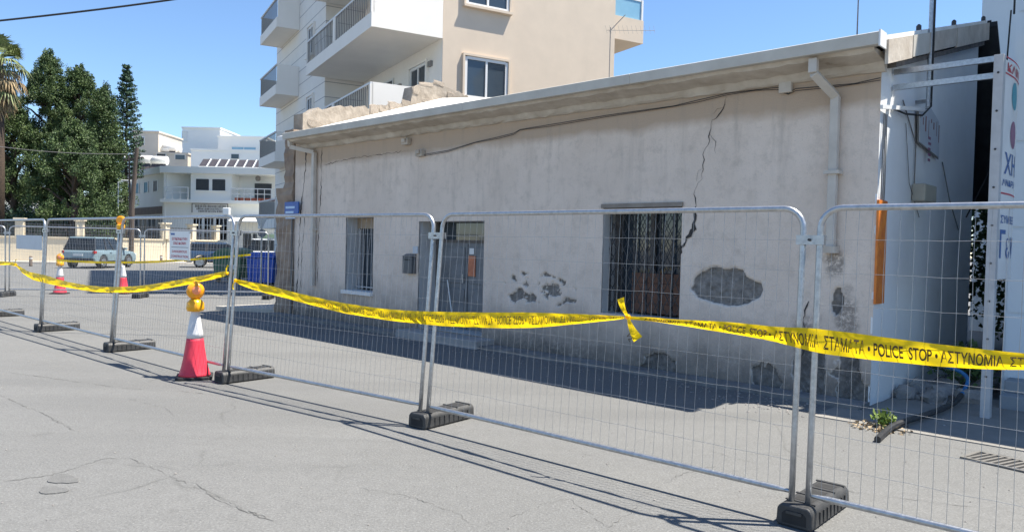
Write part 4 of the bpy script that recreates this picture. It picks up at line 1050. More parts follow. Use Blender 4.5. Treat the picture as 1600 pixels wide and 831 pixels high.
# far tape on the far fence
fn2 = Vector((-dirx.y, dirx.x, 0))
def ft(px, py): return onpl(px, py, f0-fn2*.05, fn2)
m = MB(); P = smooth_path([ft(88,407),ft(160,410),(ft(240,409)),ft(320,404),ft(392,398)], 10); off = P[0]
for i, p in enumerate(P): m.v += [tuple(p+Vector((0,0,.03))), tuple(p-Vector((0,0,.03))-fn2*.01*math.sin(i))]
for i in range(len(P)-1): m.f.append((2*i,2*i+1,2*i+3,2*i+2))
o = m.build('far_tape', 'tape_yellow', None, True, off=off, fix=False); o.location = off; tag(o, 'thin yellow tape strung along the far side street barrier', 'tape')

# ------------------------------------------------------------------ cones
def make_cone(lamp=True, h=.86):
    r = thing('traffic_cone', '', 'cone')
    m = MB(); m.prism([(-.21,-.17),(-.17,-.21),(.17,-.21),(.21,-.17),(.21,.17),(.17,.21),(-.17,.21),(-.21,.17)], lambda a,b,hh:(a,b,hh), .0, .035)
    for sx in (-1,1):
        for sy in (-1,1): pass
    m.build('base', 'rubber', r, bevel=.008)
    m = MB(); m.lathe([(.19,.035),(.178,.06),(.155,.14),(.135,.24),(.115,.36),(.102,.46),(.098,.50)], 28); m.build('red_body', 'cone_red', r, True)
    m = MB(); m.lathe([(.100,.495),(.092,.56),(.072,.68),(.052,.80),(.045,h-.01),(.03,h)], 28); m.build('white_sleeve', 'cone_white', r, True)
    if lamp:
        m = MB(); m.lathe([(.035,h-.04),(.095,h-.03),(.105,h),(.10,h+.07),(.07,h+.105),(.05,h+.12)], 20); b = m.build('battery_case', 'amber', r, True)
        m = MB(); m.lathe([(.05,-.055),(.085,-.05),(.105,-.02),(.105,.02),(.085,.05),(.05,.055)], 24, (0,0,h+.215), Matrix.Rotation(math.pi/2,3,'X')); m.build('lens', 'amber_lens', r, True)
        m = MB(); m.lathe([(.05,-.012),(.05,.0),(.02,.012)], 16, (.015,-.07,h+.225), Matrix.Rotation(math.pi/2,3,'X')); m.build('reflector', pm('reflector', (.95,.35,.18), (.9,.25,.1), 90, .2), r)
        m = MB(); m.box(-.02,.02,-.03,.03,h+.31,h+.335); m.build('handle', 'amber', r, bevel=.005)
    return r
c1 = make_cone(True); c1.location = onz(304,590); c1.rotation_euler = (0,0,.35); c1['label'] = 'tall red and white cone with amber lamp in front of the barrier joint'; c1['group'] = 'traffic cones'
c2 = copy_tree(c1); c2.location = onz(93.5,459); c2.rotation_euler = (0,0,.1); c2['label'] = 'red and white cone with amber lamp near the pale blue car'
c3 = make_cone(False); c3.location = onz(192,459); c3['label'] = 'red and white cone without a lamp behind the near barrier'; c3['group'] = 'traffic cones'

# ------------------------------------------------------------------ apartment tower
ap = thing('apartment_tower', 'tall beige and white apartment block with railed balconies behind the derelict house', 'building', (-2.35,23.6,0), R_(29.5))
m = MB(); m.box(0, 6.75, 0, 17, 0, 17.2); m.build('wall', 'apt_beige', ap)
m = MB(); m.box(-.012, 0, .02, 7.9, 0, 17.2); m.build('recess_wall', 'apt_white', ap)
m = MB(); m.box(-1.6, -.02, 7.9, 17, 0, 17.2); wing = m.build('white_wing', 'apt_panel', ap)
for k in range(28):
    z = .3+k*.6; m = MB(); m.box(-1.604,-1.6,7.9,17,z-.012,z+.012); m.box(-1.6,-.03,7.896,7.9,z-.012,z+.012); m.build('panel_joint', 'apt_joint', wing)
m = MB(); m.box(-2.6,6.95,-.2,17.2,17.2,17.6); m.build('roof_slab', 'apt_white', ap)
def apt_window(parent, x0, x1, z0, z1, axis='x', at=0.0, sgn=-1):
    """two-pane sliding window recessed-looking with frame; axis x: in plane y=at, axis y: in plane x=at"""
    def bx(mb, a0, a1, d0, d1, c0, c1):
        if axis == 'x': mb.box(a0, a1, at+min(sgn*d0,sgn*d1), at+max(sgn*d0,sgn*d1), c0, c1)
        else: mb.box(at+min(sgn*d0,sgn*d1), at+max(sgn*d0,sgn*d1), a0, a1, c0, c1)
    m = MB(); bx(m, x0, x1, .004, .02, z0, z1); w = m.build('window', 'glass', parent)
    xm = (x0+x1)/2; t = .07
    m = MB(); bx(m,x0-.02,x0+t,.02,.06,z0,z1); bx(m,x1-t,x1+.02,.02,.06,z0,z1); bx(m,x0+t,x1-t,.02,.06,z1-t,z1+.02); bx(m,x0+t,x1-t,.02,.06,z0-.0,z0+t); bx(m,xm-.035,xm+.035,.02,.055,z0+t,z1-t); m.build('frame', 'frame_white', w)
    m = MB(); bx(m,x0-.12,x1+.12,.0,.16,z0-.10,z0-.02); m.build('sill', 'apt_beige' if parent is ap and axis == 'x' else 'apt_white', w)
    m = MB(); bx(m,x0-.10,x0-.03,.0,.10,z0-.02,z1+.10); bx(m,x1+.03,x1+.10,.0,.10,z0-.02,z1+.10); bx(m,x0-.03,x1+.03,.0,.10,z1+.03,z1+.10); m.build('surround', 'apt_beige' if parent is ap and axis == 'x' else 'apt_white', w)
    return w
for fz in (2.3,5.27,8.24,11.2,14.15):
    apt_window(ap, .78, 2.32, fz+1.2, fz+2.5)
SB = (2.3,5.27,8.24,11.2,14.15)
for sb in SB:
    m = MB(); m.box(-2.3, -.02, .03, 7.85, sb, sb+.22); bal = m.build('balcony', 'apt_white', ap)
    m = MB(); m.box(-2.3,-.02,-.02,.028,sb-.02,sb+1.30); m.build('end_parapet', 'apt_white', bal)
    m = MB(); m.box(-2.36,-2.30,-.02,7.85,sb-.03,sb+.42); m.build('front_band', 'apt_white', bal)
    m = MB(); m.box(-2.36,-2.28,-.02,7.85,sb+1.24,sb+1.30); m.build('top_rail', 'rail_white', bal)
    for v in (-.02+.03, 3.9, 7.78): m = MB(); m.box(-2.37,-2.27,v-.03+.0,v+(.22 if v > 3 and v < 5 else .05),sb+.42,sb+1.24); m.build('rail_post', 'apt_white', bal)
    br = MB(); br.box(-.012,.012,-.016,.016,0,.82); b0 = None
    for k in range(40):
        v = .16+k*.192
        if 3.82 < v < 4.2: continue
        if b0 is None: b0 = br.build('baluster', 'rail_dark', bal); o = b0
        else: o = b0.copy(); COL.objects.link(o); o.parent = bal
        o.location = (-2.33, v, sb+.42)
    # wall openings behind the balcony
    z0 = sb+.24
    apt_window(ap, 1.2, 2.6, z0+1.0, z0+2.2, 'y', -.012)
    m = MB(); m.box(-.03,-.0125,4.4,6.8,z0,z0+2.2); dr = m.build('balcony_door', 'glass', ap)
    m = MB(); m.box(-.06,-.031,4.33,4.40,z0,z0+2.27); m.box(-.06,-.031,6.8,6.87,z0,z0+2.27); m.box(-.06,-.031,5.57,5.63,z0,z0+2.2); m.box(-.06,-.031,4.4,6.8,z0+2.2,z0+2.27); m.build('frame', 'frame_white', dr)
    m = MB(); m.box(-.10,-.0125,3.55,3.80,z0+1.75,z0+1.92); m.build('wall_lamp', 'rail_dark', ap)
    m = MB(); m.box(-.10,-.0125,.75,1.0,z0+2.0,z0+2.17); m.build('wall_lamp', 'rail_dark', ap)
    apt_window(wing, 9.6, 10.5, sb+1.35, sb+2.55, 'y', -1.6)
    # small far balconies
    m = MB(); m.box(-2.55,-1.61,12.3,15.9,sb,sb+.2); b2 = m.build('balcony', 'apt_white', ap)
    for va, vb in ((12.25,12.298),(15.9,15.95)): m = MB(); m.box(-2.55,-1.61,va,vb,sb-.02,sb+1.3); m.build('end_parapet', 'apt_white', b2)
    m = MB(); m.box(-2.61,-2.55,12.25,15.95,sb-.03,sb+.4); m.build('front_band', 'apt_white', b2)
    m = MB(); m.box(-2.61,-2.53,12.25,15.95,sb+1.24,sb+1.3); m.build('top_rail', 'rail_white', b2)
    for k in range(18):
        o = b0.copy(); COL.objects.link(o); o.parent = b2; o.location = (-2.58, 12.4+k*.2, sb+.4)
    # right-hand balconies with glass guard
    if sb > 8:
        m = MB(); m.box(6.76, 8.3, .3, 5, sb+1.15, sb+2.0); b3 = m.build('side_balcony', 'apt_beige', ap)
        m = MB(); m.box(8.23,8.25,.35,5,sb+2.0,sb+2.7); m.box(6.8,8.23,.35,.37,sb+2.0,sb+2.7); m.build('glass_guard', 'glass_pale', b3)
        m = MB(); m.box(8.20,8.28,.31,.39,sb+2.0,sb+2.76); m.box(6.78,8.20,.33,.39,sb+2.7,sb+2.76); m.build('guard_frame', 'frame_white', b3)

# ------------------------------------------------------------------ distant two-storey white building
def px(x, y, d): p = atd(x, y, d); return p
D1 = 58.0
def X1(x, d=D1): return atd(x, 372, d).x
def Z1(y, x=340, d=D1): return atd(x, y, d).z
tw = thing('corner_shop_building', 'two storey white building with balconies and a shop sign at the street end', 'building', (X1(255), D1, 0))
ox = X1(255)
def tx(x): return X1(x)-ox
m = MB()
xl, xr = tx(255), tx(447); zr = Z1(272); zs_ = Z1(313)
m.box(xl, xr, 1.6, 9, 0, zr)                      # rear volume
m.box(tx(297), tx(361), 0, 1.6, 0, zr); m.box(xl, tx(258), 0, 1.6, 0, zr)
m.box(xl, xr, .05, 1.6, 0, zs_-.25)
m.build('wall', 'town_white', tw)
m = MB(); m.box(xl-.15, xr+.2, -.35, 9.1, zr, Z1(262)); m.build('roof_parapet', 'town_pale', tw)
m = MB(); m.box(xl-.1, xr+.15, -.4, 1.6, zs_-.25, zs_); m.build('floor_slab', 'town_white', tw)
for (a, b) in ((305.5,325.5),(331,351)):
    m = MB(); m.box(tx(a), tx(b), -.03, .0, Z1(298), Z1(281)); w = m.build('window', 'shutter_dark', tw); m = MB(); m.box(tx(a)-.1,tx(b)+.1,-.12,-.0,Z1(299.5),Z1(298)); m.build('sill', 'town_white', w)
    for k in range(5): zz = Z1(298)+.1+k*.17; m = MB(); m.box(tx(a)+.02,tx(b)-.02,-.045,-.03,zz,zz+.1); m.build('slat', 'shutter_dark', w)
for (a, b, mt) in ((281,294,'shutter_teal'),(386,413,'shutter_dark')):
    m = MB(); m.box(tx(a), tx(b), 1.55, 1.6, zs_, Z1(283)); m.build('balcony_door', mt, tw)
for (a, b) in ((260,296),(362,446)):
    m = MB(); m.box(tx(a),tx(b),-.36,-.32,zs_+.9,zs_+.97); m.box(tx(a),tx(b),-.36,-.32,zs_+.5,zs_+.55); rl = m.build('balcony_rail', 'rail_white', tw)
    m = MB(); nb = int((tx(b)-tx(a))/.5)
    for k in range(nb+1): xx = tx(a)+(tx(b)-tx(a))*k/nb; m.box(xx-.02,xx+.02,-.355,-.325,zs_,zs_+.9)
    m.build('baluster_row', 'rail_white', rl)
for k in range(8): m = MB(); a = tx(368)+k*.42; m.box(a,a+.36,-.30,-.05,zs_+.002,zs_+.22); m.build('planter', 'terracotta', tw)
m = MB(); m.lathe([(.12,0),(.2,.1),(.2,.3),(.1,.4)], 12, (tx(395),1.0,Z1(280))); m.build('hanging_lamp', 'rail_dark', tw)
m = MB(); m.box(tx(300), tx(356), -.06, .048, Z1(333), Z1(318.5)); sgn = m.build('shop_sign', 'sign_white', tw)
m = MB(); m.box(tx(299.5),tx(356.5),-.09,-.061,Z1(319.5),Z1(318)); m.box(tx(299.5),tx(301),-.09,-.061,Z1(333),Z1(319.5)); m.box(tx(355),tx(356.5),-.09,-.061,Z1(333),Z1(319.5)); m.build('frame', 'rail_dark', sgn)
rs = random.Random(9)
for y0, y1, x0, x1 in ((325,320.8,305,351),(328.6,326,307,349),(332.2,329.6,310,346)):
    m = MB(); x = x0
    while x < x1:
        w_ = rs.uniform(.8,2.0); m.box(tx(x),tx(x+w_),-.066,-.061,Z1(y0),Z1(y1-rs.uniform(0,.8))); x += w_+rs.uniform(.4,1.1)
    tag(m.build('faded_lettering', 'rail_dark', sgn), kind='stuff')
for (a, b) in ((302,316),(319,334),(337,355)):
    m = MB(); m.box(tx(a),tx(b),.0,.049,Z1(375),Z1(341)); w = m.build('shop_window', 'glass', tw)
    m = MB()
    for k in range(4): xx = tx(a)+(tx(b)-tx(a))*k/3; m.box(xx-.03,xx+.03,-.04,.0,Z1(375),Z1(341))
    for k in range(4): zz = Z1(375)+(Z1(341)-Z1(375))*k/3; m.box(tx(a),tx(b),-.035,-.002,zz-.025,zz+.025)
    m.build('muntin', 'rail_white', w)
for (a, b, mt) in ((380,392,'shutter_dark'),(395,401,'shutter_dark'),(258,264,'shutter_dark')):
    m = MB(); m.box(tx(a),tx(b),.0,.049,Z1(398),Z1(364)); m.build('doorway', mt, tw)
m = MB(); m.box(tx(410),tx(430),.0,.049,Z1(398),Z1(364)); m.build('green_shutter', pm('pale_green', (.45,.6,.4), (.4,.55,.36), 2, .7), tw)
m = MB(); m.add([(tx(366),.04,Z1(337)),(tx(446),.04,Z1(337)),(tx(446),-1.3,Z1(345)),(tx(366),-1.3,Z1(345)),(tx(366),.04,Z1(338.5)),(tx(446),.04,Z1(338.5)),(tx(446),-1.3,Z1(346.5)),(tx(366),-1.3,Z1(346.5))],[(0,1,2,3),(7,6,5,4),(0,4,5,1),(1,5,6,2),(2,6,7,3),(3,7,4,0)]); m.build('awning', 'town_pale', tw)
# left wing bending away
wl = (atd(192,300,D1+8).x-ox); bx_ = Vector((wl, 8, 0)); wdir = (Vector((xl,0,0))-bx_); wlen = wdir.length; wdir.normalize(); wn = Vector((wdir.y,-wdir.x,0))
lw_ = MB()
def wp(a, o, z): p = bx_+wdir*a+wn*o; return (p.x, p.y, z)
def wbox(mb, a0, a1, o0, o1, z0, z1):
    mb.add([wp(a0,o0,z0),wp(a1,o0,z0),wp(a1,o1,z0),wp(a0,o1,z0),wp(a0,o0,z1),wp(a1,o0,z1),wp(a1,o1,z1),wp(a0,o1,z1)],[(0,3,2,1),(4,5,6,7),(0,1,5,4),(1,2,6,5),(2,3,7,6),(3,0,4,7)])
wbox(lw_, 0, wlen-.02, -6, 0, 0, zr-.02); lw_.build('wing_wall', 'town_pale', tw)
m = MB(); wbox(m, -.2, wlen-.02, -6, .3, zr-.02, Z1(262)-.02); m.build('wing_parapet', 'town_pale', tw)
for k in range(4):
    a = wlen*(.12+.22*k); m = MB(); wbox(m, a, a+1.0, .0, .03, Z1(299), Z1(283)); w = m.build('window', 'shutter_teal' if k < 3 else 'shutter_dark', tw)
    m = MB(); wbox(m, a-.1, a, .0, .06, Z1(300), Z1(282)); wbox(m, a+1.0, a+1.1, .0, .06, Z1(300), Z1(282)); m.build('frame', 'frame_white', w)
m = MB(); wbox(m, .2, wlen-.3, .0, .05, Z1(336), Z1(324)); m.build('shop_band', 'brown_band', tw)
m = MB(); wbox(m, .2, wlen-.3, .0, .04, .2, Z1(339)); w = m.build('shop_window', 'glass', tw)
m = MB()
for k in range(10): a = .3+k*(wlen-.7)/9; wbox(m, a-.04, a+.04, .04, .07, .2, Z1(339))
m.build('mullion', 'rail_white', w)
# rooftop solar panels and tanks on this building
for k in range(9):
    xx = tx(292)+k*(tx(420)-tx(292))/8.6; o = thing('solar_panel', 'dark tilted solar panel on the white shop building roof', 'solar panel', (ox+xx, D1+2.0, Z1(262)), 0, 'solar panels on the shop building roof')
    m = MB(); m.add([(0,0,.25),(.58,0,.25),(.58,.9,.95),(0,.9,.95),(0,0,.2),(.58,0,.2),(.58,.9,.9),(0,.9,.9)],[(0,1,2,3),(7,6,5,4),(0,4,5,1),(1,5,6,2),(2,6,7,3),(3,7,4,0)]); m.build('panel', 'solar', o)
    m = MB(); m.bar((0.02,.0,0),(.02,.0,.25),.04); m.bar((.7,.0,0),(.7,.0,.25),.04); m.bar((.02,.9,0),(.02,.9,.92),.04); m.bar((.7,.9,0),(.7,.9,.92),.04); m.bar((0,-.02,.25),(.74,-.02,.25),.05); m.bar((.65,0,.25),(.65,.9,.97),.06); m.bar((0,.9,.97),(.74,.9,.97),.05); m.build('stand', 'rail_white', o)
def tank(loc, r, l, label):
    o = thing('water_tank', label, 'tank', loc, 0, 'white rooftop water tanks')
    m = MB(); m.lathe([(r*.6,-l/2-.06),(r,-l/2),(r,l/2),(r*.6,l/2+.06)], 16, (0,0,r+.5), Matrix.Rotation(math.pi/2,3,'Y')); m.build('drum', 'tank', o, True)
    m = MB()
    for s in (-1,1):
        m.bar((s*l*.35,-r*.8,0),(s*l*.35,-r*.5,.62),.06); m.bar((s*l*.35,r*.8,0),(s*l*.35,r*.5,.62),.06)
    m.build('stand', 'galv', o)
    m = MB(); m.add([(-l/2,-r-.1,.1),(l/2,-r-.1,.1),(l/2,-r+.2,.62),(-l/2,-r+.2,.62)],[(0,1,2,3)]); m.build('collector', 'solar', o)
zt = Z1(262)
for i, (x, y, d, r, l) in enumerate([(225,262,62,.38,1.3),(238,262,63,.42,1.4),(250,262,62,.36,1.2)]):
    p = atd(x, y, d); tank((p.x, p.y, zt), r, l, 'white water tank on the near roof behind the wooden pole')
for i, (x, y, d) in enumerate([(256,240,85),(266,238,85),(272,240,86)]):
    p = atd(x, y, d); tank((p.x, p.y, p.z-.5), .5, 1.5, 'white water tank on the beige upper building roof')
# upper buildings behind
def blk(name, label, x0, x1, ytop, d, dep, mat, wins=()):
    p0, p1 = atd(x0, 372, d), atd(x1, 372, d); zt = atd((x0+x1)/2, ytop, d).z
    o = thing(name, label, 'building', (p0.x, d, 0)); w = p1.x-p0.x
    m = MB(); m.box(0, w, 0, dep, 0, zt); m.build('wall', mat, o)
    m = MB(); m.box(-.1, w+.1, -.1, dep+.1, zt, zt+.18); m.build('coping', mat, o)
    for (a, b, ya, yb, mt) in wins:
        xa = atd(a,372,d).x-p0.x; xb = atd(b,372,d).x-p0.x; za = atd(a,yb,d).z; zb = atd(a,ya,d).z
        m = MB(); m.box(xa,xb,-.05,.0,za,zb); wn_ = m.build('window', mt, o)
        m = MB(); m.box(xa-.06,xa,-.09,.0,za,zb); m.box(xb,xb+.06,-.09,.0,za,zb); m.box(xa-.06,xb+.06,-.09,.0,zb,zb+.08)
        nm_ = max(1, int((xb-xa)/1.1))
        for k in range(1, nm_): xx = xa+(xb-xa)*k/nm_; m.box(xx-.03,xx+.03,-.09,-.05,za,zb)
        m.build('frame', 'frame_white', wn_)
    return o
blk('beige_block', 'beige rooftop house with one small square window above the shop building', 206, 246, 207, 84, 6, 'town_beige', [(217,224,215,227,'shutter_dark'),(258,264,240,249,'shutter_dark')])
blk('beige_terrace_house', 'low beige house with dark window beside the white modern house', 240, 292, 241, 82, 6, 'town_beige', [(273,288,242,249,'glass'),(244,258,239.5,246,'shutter_dark')])
blk('white_modern_house', 'white cubic modern house with a wide blue window on the skyline', 339, 413, 215, 90, 8, 'town_white', [(361,398,230,243,'glass_pale')])
blk('white_cube_house', 'white cubic tower room beside the modern house on the skyline', 283, 342, 201, 96, 8, 'town_white', [(283.5,291,206,222,'town_pale')])
blk('white_terrace_block', 'low white terrace block below the skyline houses', 297, 413, 236, 80, 5, 'town_white', [(360,372,241,248,'glass')])
# ------------------------------------------------------------------ retaining wall, railings
wa = [onz(-60,411), onz(0,411), onz(120,412), onz(235,413), onz(333,407)]
wa = [Vector((-36.5,43.5,0)), Vector((-27.2,46.5,0)), Vector((-23.5,50,0)), Vector((-22.3,55.5,0))]
rw = thing('boundary_wall', 'cream boundary wall with pillars and dark railings below the pine trees', 'wall', wa[0])
for k, (a, b) in enumerate(zip(wa[:-1], wa[1:])):
    m = MB(); d = (b-a).normalized(); m.bar(a+Vector((0,0,.78)), b+Vector((0,0,.78)), .3, 1.56); m.build('wall', 'wall_cream', rw, off=rw.location)
    m = MB(); m.bar(a+Vector((0,0,1.6)), b+Vector((0,0,1.6)), .42, .09); m.build('coping', 'wall_cream', rw, off=rw.location)
    L = (b-a).length; n = max(1, int(L/2.6))
    for j in range(n+1):
        p = a.lerp(b, j/n); m = MB(); ang = Matrix.Rotation(math.atan2(d.y,d.x),3,'Z'); m.obox(p+Vector((0,0,2.15)), (.22,.22,.505), ang); m.obox(p+Vector((0,0,2.70)), (.3,.3,.05), ang); m.build('pillar', 'wall_cream', rw, off=rw.location)
    m = MB()
    for j in range(int(L/.16)): p = a.lerp(b, (j+.5)/int(L/.16)); m.box(p.x-.012,p.x+.012,p.y-.012,p.y+.012,1.645,2.45)
    m.bar(a+Vector((0,0,2.4)), b+Vector((0,0,2.4)), .03,.04); m.bar(a+Vector((0,0,1.8)), b+Vector((0,0,1.8)), .03,.04)
    tag(m.build('railing', 'iron', rw, off=rw.location), kind='stuff')
# pavement along it
m = MB(); q = [(p.x, p.y) for p in wa]; q2 = [(p.x+.3, p.y-2.0) for p in wa[:2]]+[(wa[2].x+1.9, wa[2].y-.9),(wa[3].x+2,wa[3].y)]
m.prism(q+list(reversed(q2)), lambda a,b,h:(a,b,h), -.05, .12); o = m.build('pavement', 'pave', None); tag(o, 'pale pavement along the cream wall', 'pavement', kind='structure')
for i, (x, y) in enumerate([(48,416),(236,411),(252,412)]):
    p = onz(x, y); o = thing('bollard', ['short brown bollard before the cream wall under the blank grey sign','short brown bollard before the cream wall beside its twin','short brown bollard before the cream wall beside the white warning sign'][i], 'bollard', p, 0, 'short brown bollards')
    m = MB(); m.lathe([(.09,0),(.08,.05),(.08,.52),(.05,.57)], 10); m.build('post', 'brown_band', o, True); m = MB(); m.lathe([(.085,.40),(.085,.47)], 10); m.build('band', 'rail_white', o)
# villa behind trees
p = atd(-20, 372, 66); vl = thing('villa', 'pale villa half hidden behind the pine trunks', 'house', (p.x, 66, 0))
m = MB(); m.box(0, 12.5, 0, 8, 0, 5.0); m.build('wall', 'town_white', vl)
m = MB(); m.box(-.3,12.8,-.5,8.3,5.0,5.3); m.build('roof', 'town_beige', vl)
for k in range(4): m = MB(); m.box(1+k*2.9,2.3+k*2.9,-.04,0,1.2,3.6); w = m.build('window', 'shutter_dark', vl); m = MB(); m.box(.9+k*2.9,2.4+k*2.9,-.1,0,1.1,1.2); m.build('sill', 'town_white', w)
for k in range(5): m = MB(); m.lathe([(.2,0),(.16,.2),(.15,3.4),(.22,3.6)], 12, (.6+k*2.9,-1.6,0)); m.build('column', 'town_white', vl, True)
m = MB(); m.box(0,12.6,-1.9,-.01,3.6,3.9); m.build('porch_slab', 'town_white', vl)

# ------------------------------------------------------------------ trees
def pine(loc, h, rad, base, seed, label, mat='pine_leaf', n=150, lean=0.0, per=440, cs=.8):
    rs = random.Random(seed); r = thing('pine_tree', label, 'tree', loc, 0, 'dense pines behind the cream wall')
    m = MB(); m.tube([(0,0,-.1),(.1,0,h*.3),(lean*.5,.1,h*.65),(lean,0,h*.95)], [.32,.26,.16,.04], 9)
    Q = []
    for k in range(n):
        t = rs.random()**.8; z = base+(h-base)*t
        env = rad*(math.sin(math.pi*min(1,(t*.78+.22)))**.7)*(1-.25*t)
        a = rs.uniform(0, 2*math.pi); rr = env*math.sqrt(rs.uniform(.15, 1)); cx = lean*t+rr*math.cos(a); cy = rr*math.sin(a); c = cs*rs.uniform(.6,1.15)*(1.05-.4*t)
        z = min(z+rs.uniform(-.3,.3), h-c*.5)
        Q.append(leaf_cloud(int(per*rs.uniform(.6,1.2)), (cx,cy,z), (c,c,c*.72), .155, 0, .9, seed*1000+k, .15, 3.4))
        # upright plume
        Q.append(leaf_cloud(int(per*.22), (cx+rs.uniform(-.3,.3),cy,z+c*.8), (.17,.17,.5), .16, 0, 1.6, seed*1000+500+k, .1, 3))
        if k % 3 == 0: m.tube([(lean*t,0,max(.5,z-rr*.5-.4)),(cx*.6,cy*.6,z-.3),(cx,cy,z)], [.09,.06,.02], 5)
    m.build('trunk', 'bark', r, True); leaf_obj('crown', Q, mat, r); return r
def tl(x, d): p = atd(x, 372, d); return (p.x, p.y, 0)
def th(y, x, d): return atd(x, y, d).z
pine(tl(75,54), th(90,75,54), 3.0, 2.2, 1, 'tallest bushy pine rising beside the palm')
pine(tl(20,52), th(165,20,52), 3.0, 1.8, 2, 'low spreading pine under the palm crown', n=130)
pine(tl(122,55), th(112,122,55), 2.9, 3.0, 3, 'rounded pine between the tallest pine and the conical tree')
pine(tl(160,53), th(140,160,53), 1.75, 1.8, 4, 'narrow pine standing nearest the wooden pole', n=130)
pine(tl(115,50), th(200,115,50), 3.0, 1.7, 6, 'broad lower pine in front of its taller neighbours', n=130)
pine(tl(-45,54), th(130,-40,54), 3.0, 3.0, 7, 'pine growing on the far side of the palm', n=130)
# norfolk pine
nf = thing('conical_pine', 'slender conical pine with tiered branches behind the bushy pines', 'tree', tl(196,58)); hN = th(104,196,58)
m = MB(); m.tube([(0,0,0),(0,0,hN)], [.22,.03], 8); Q = []; rs = random.Random(3)
for k in range(26):
    z = hN-.2-k*.34-rs.uniform(0,.1); R0 = min(1.3, .2+.07*k)*rs.uniform(.8,1.15)
    nb = 5
    for j in range(nb):
        a = 2*math.pi*j/nb+k*.5+rs.uniform(-.2,.2); ex = Vector((math.cos(a)*R0, math.sin(a)*R0, .12+.05*R0)); m.tube([(0,0,z),(ex.x*.6,ex.y*.6,z+.02),(ex.x,ex.y,z+ex.z)], [.025,.018,.008], 4)
        for q in range(5): t = .3+.7*q/4; Q.append(leaf_cloud(16, (ex.x*t, ex.y*t, z+ex.z*t+.06), (.16,.16,.13), .2, 0, .9, k*100+j*10+q, .1, 2.8))
m.build('trunk', 'bark', nf); leaf_obj('crown', Q, 'dark_leaf', nf)
# palm
pd = 49.0; pb = tl(-4, pd); pz = th(96, 0, pd)
pa_ = thing('fan_palm', 'tall fan palm with a shaggy skirt of dead fronds', 'tree', pb)
m = MB(); m.tube([(0,0,0),(.05,0,pz*.5),(0,0,pz-2.4),(0,0,pz)], [.42,.36,.34,.3], 12); m.build('trunk', 'bark', pa_, True)
def frond(mb, base, dirv, L, R0, droop, rs, seg=15):
    dirv = dirv.normalized(); tip = base+dirv*L-Vector((0,0,droop*.4)); mb.tube([base, (base+tip)/2+Vector((0,0,.05)), tip], [.03,.022,.015], 4)
    side = dirv.cross(Vector((0,0,1))); side = side.normalized() if side.length > .05 else Vector((1,0,0)); upv = side.cross(dirv)
    for k in range(seg):
        a = (k/(seg-1)-.5)*3.0; d = (dirv*math.cos(a)+side*math.sin(a)); e1 = tip+d*R0*.55; e2 = tip+d*R0*rs.uniform(.85,1.1)-Vector((0,0,droop*rs.uniform(.5,1.1)))
        w = upv.cross(d).normalized()*.055
        mb.add([tip, e1+w, e2, e1-w], [(0,1,2,3)]); mb.add([e1+w*.9, e2+Vector((rs.uniform(-.08,.08),0,-.15)), e1-w*.2], [(0,1,2)])
rs = random.Random(11); top = Vector((0,0,pz)); mg = MB(); mdd = MB()
for k in range(34):
    a = rs.uniform(0, 6.28); el_ = rs.uniform(-.25, 1.35); dv = Vector((math.cos(a)*math.cos(el_), math.sin(a)*math.cos(el_), math.sin(el_)))
    frond(mg, top, dv, rs.uniform(.9,1.4), rs.uniform(.75,1.05), .25+.35*(el_ < .3), rs)
for k in range(70):
    a = rs.uniform(0, 6.28); el_ = rs.uniform(-1.35, -.35); dv = Vector((math.cos(a)*math.cos(el_), math.sin(a)*math.cos(el_), math.sin(el_)))
    frond(mdd if k % 5 else mg, top-Vector((0,0,rs.uniform(.1,1.5))), dv, rs.uniform(.8,1.3), rs.uniform(.7,.95), .7, rs, 12)
mg.build('green_fronds', 'palm_green', pa_, fix=False); mdd.build('dead_fronds', 'palm_dead', pa_, fix=False)
# hedge shrubs at the wall
for i, (x, d, r, lab) in enumerate([(30,50,1.3,'dark shrub under the pines behind the blank grey sign'),(100,51,1.2,'dark shrub under the pines behind the pale blue car roof'),(160,51.5,1.4,'dark shrub under the pines behind the railing corner'),(60,52,1.6,'large dark shrub under the tallest pine')]):
    o = thing('shrub', lab, 'shrub', tl(x,d), 0, 'dark shrubs behind the wall'); leaf_obj('foliage', leaf_cloud(2600, (0,0,1.9), (r,r,1.6), .2, 0, .3, 70+i, .25), 'dark_leaf', o)
    m = MB(); m.tube([(0,0,0),(.1,0,1.0),(0,0,2.0)], [.06,.05,.02], 6); m.build('stem', 'bark', o)

# ------------------------------------------------------------------ poles, wires, traffic sign
up = thing('utility_pole', 'old dark wooden utility pole before the white shop building', 'pole', tl(206,47)); ht = th(231,213,47)
m = MB(); m.tube([(-.05,0,0),(.0,0,ht*.5),(.28,0,ht)], [.17,.15,.12], 10); m.build('shaft', 'pole_wood', up)
m = MB(); m.bar((-.55,0,ht-.8),(.7,0,ht-.6),.09,.09); m.tube([(-.12,0,ht*.35),(-.22,0,ht-.5)], .06, 8); m.build('crossarm', 'pole_wood', up)
for k in (-.5,-.2,.5,.65): m = MB(); m.lathe([(.03,0),(.05,.05),(.03,.12)], 8, (k,0,ht-.66)); m.build('insulator', 'rail_white', up)
sl_ = thing('street_lamp', 'slim white street lamp beside the wooden pole', 'street lamp', tl(184,52)); hS = th(284,184,52)
m = MB(); m.tube([(0,0,0),(0,0,hS)], [.06,.04], 8); m.tube([(0,0,hS-.03),(.5,-.1,hS+.06)], .025, 6); m.build('post', 'rail_white', sl_); m = MB(); m.box(.3,.9,-.2,.05,hS+.03,hS+.13); m.build('head', 'rail_white', sl_, bevel=.03)
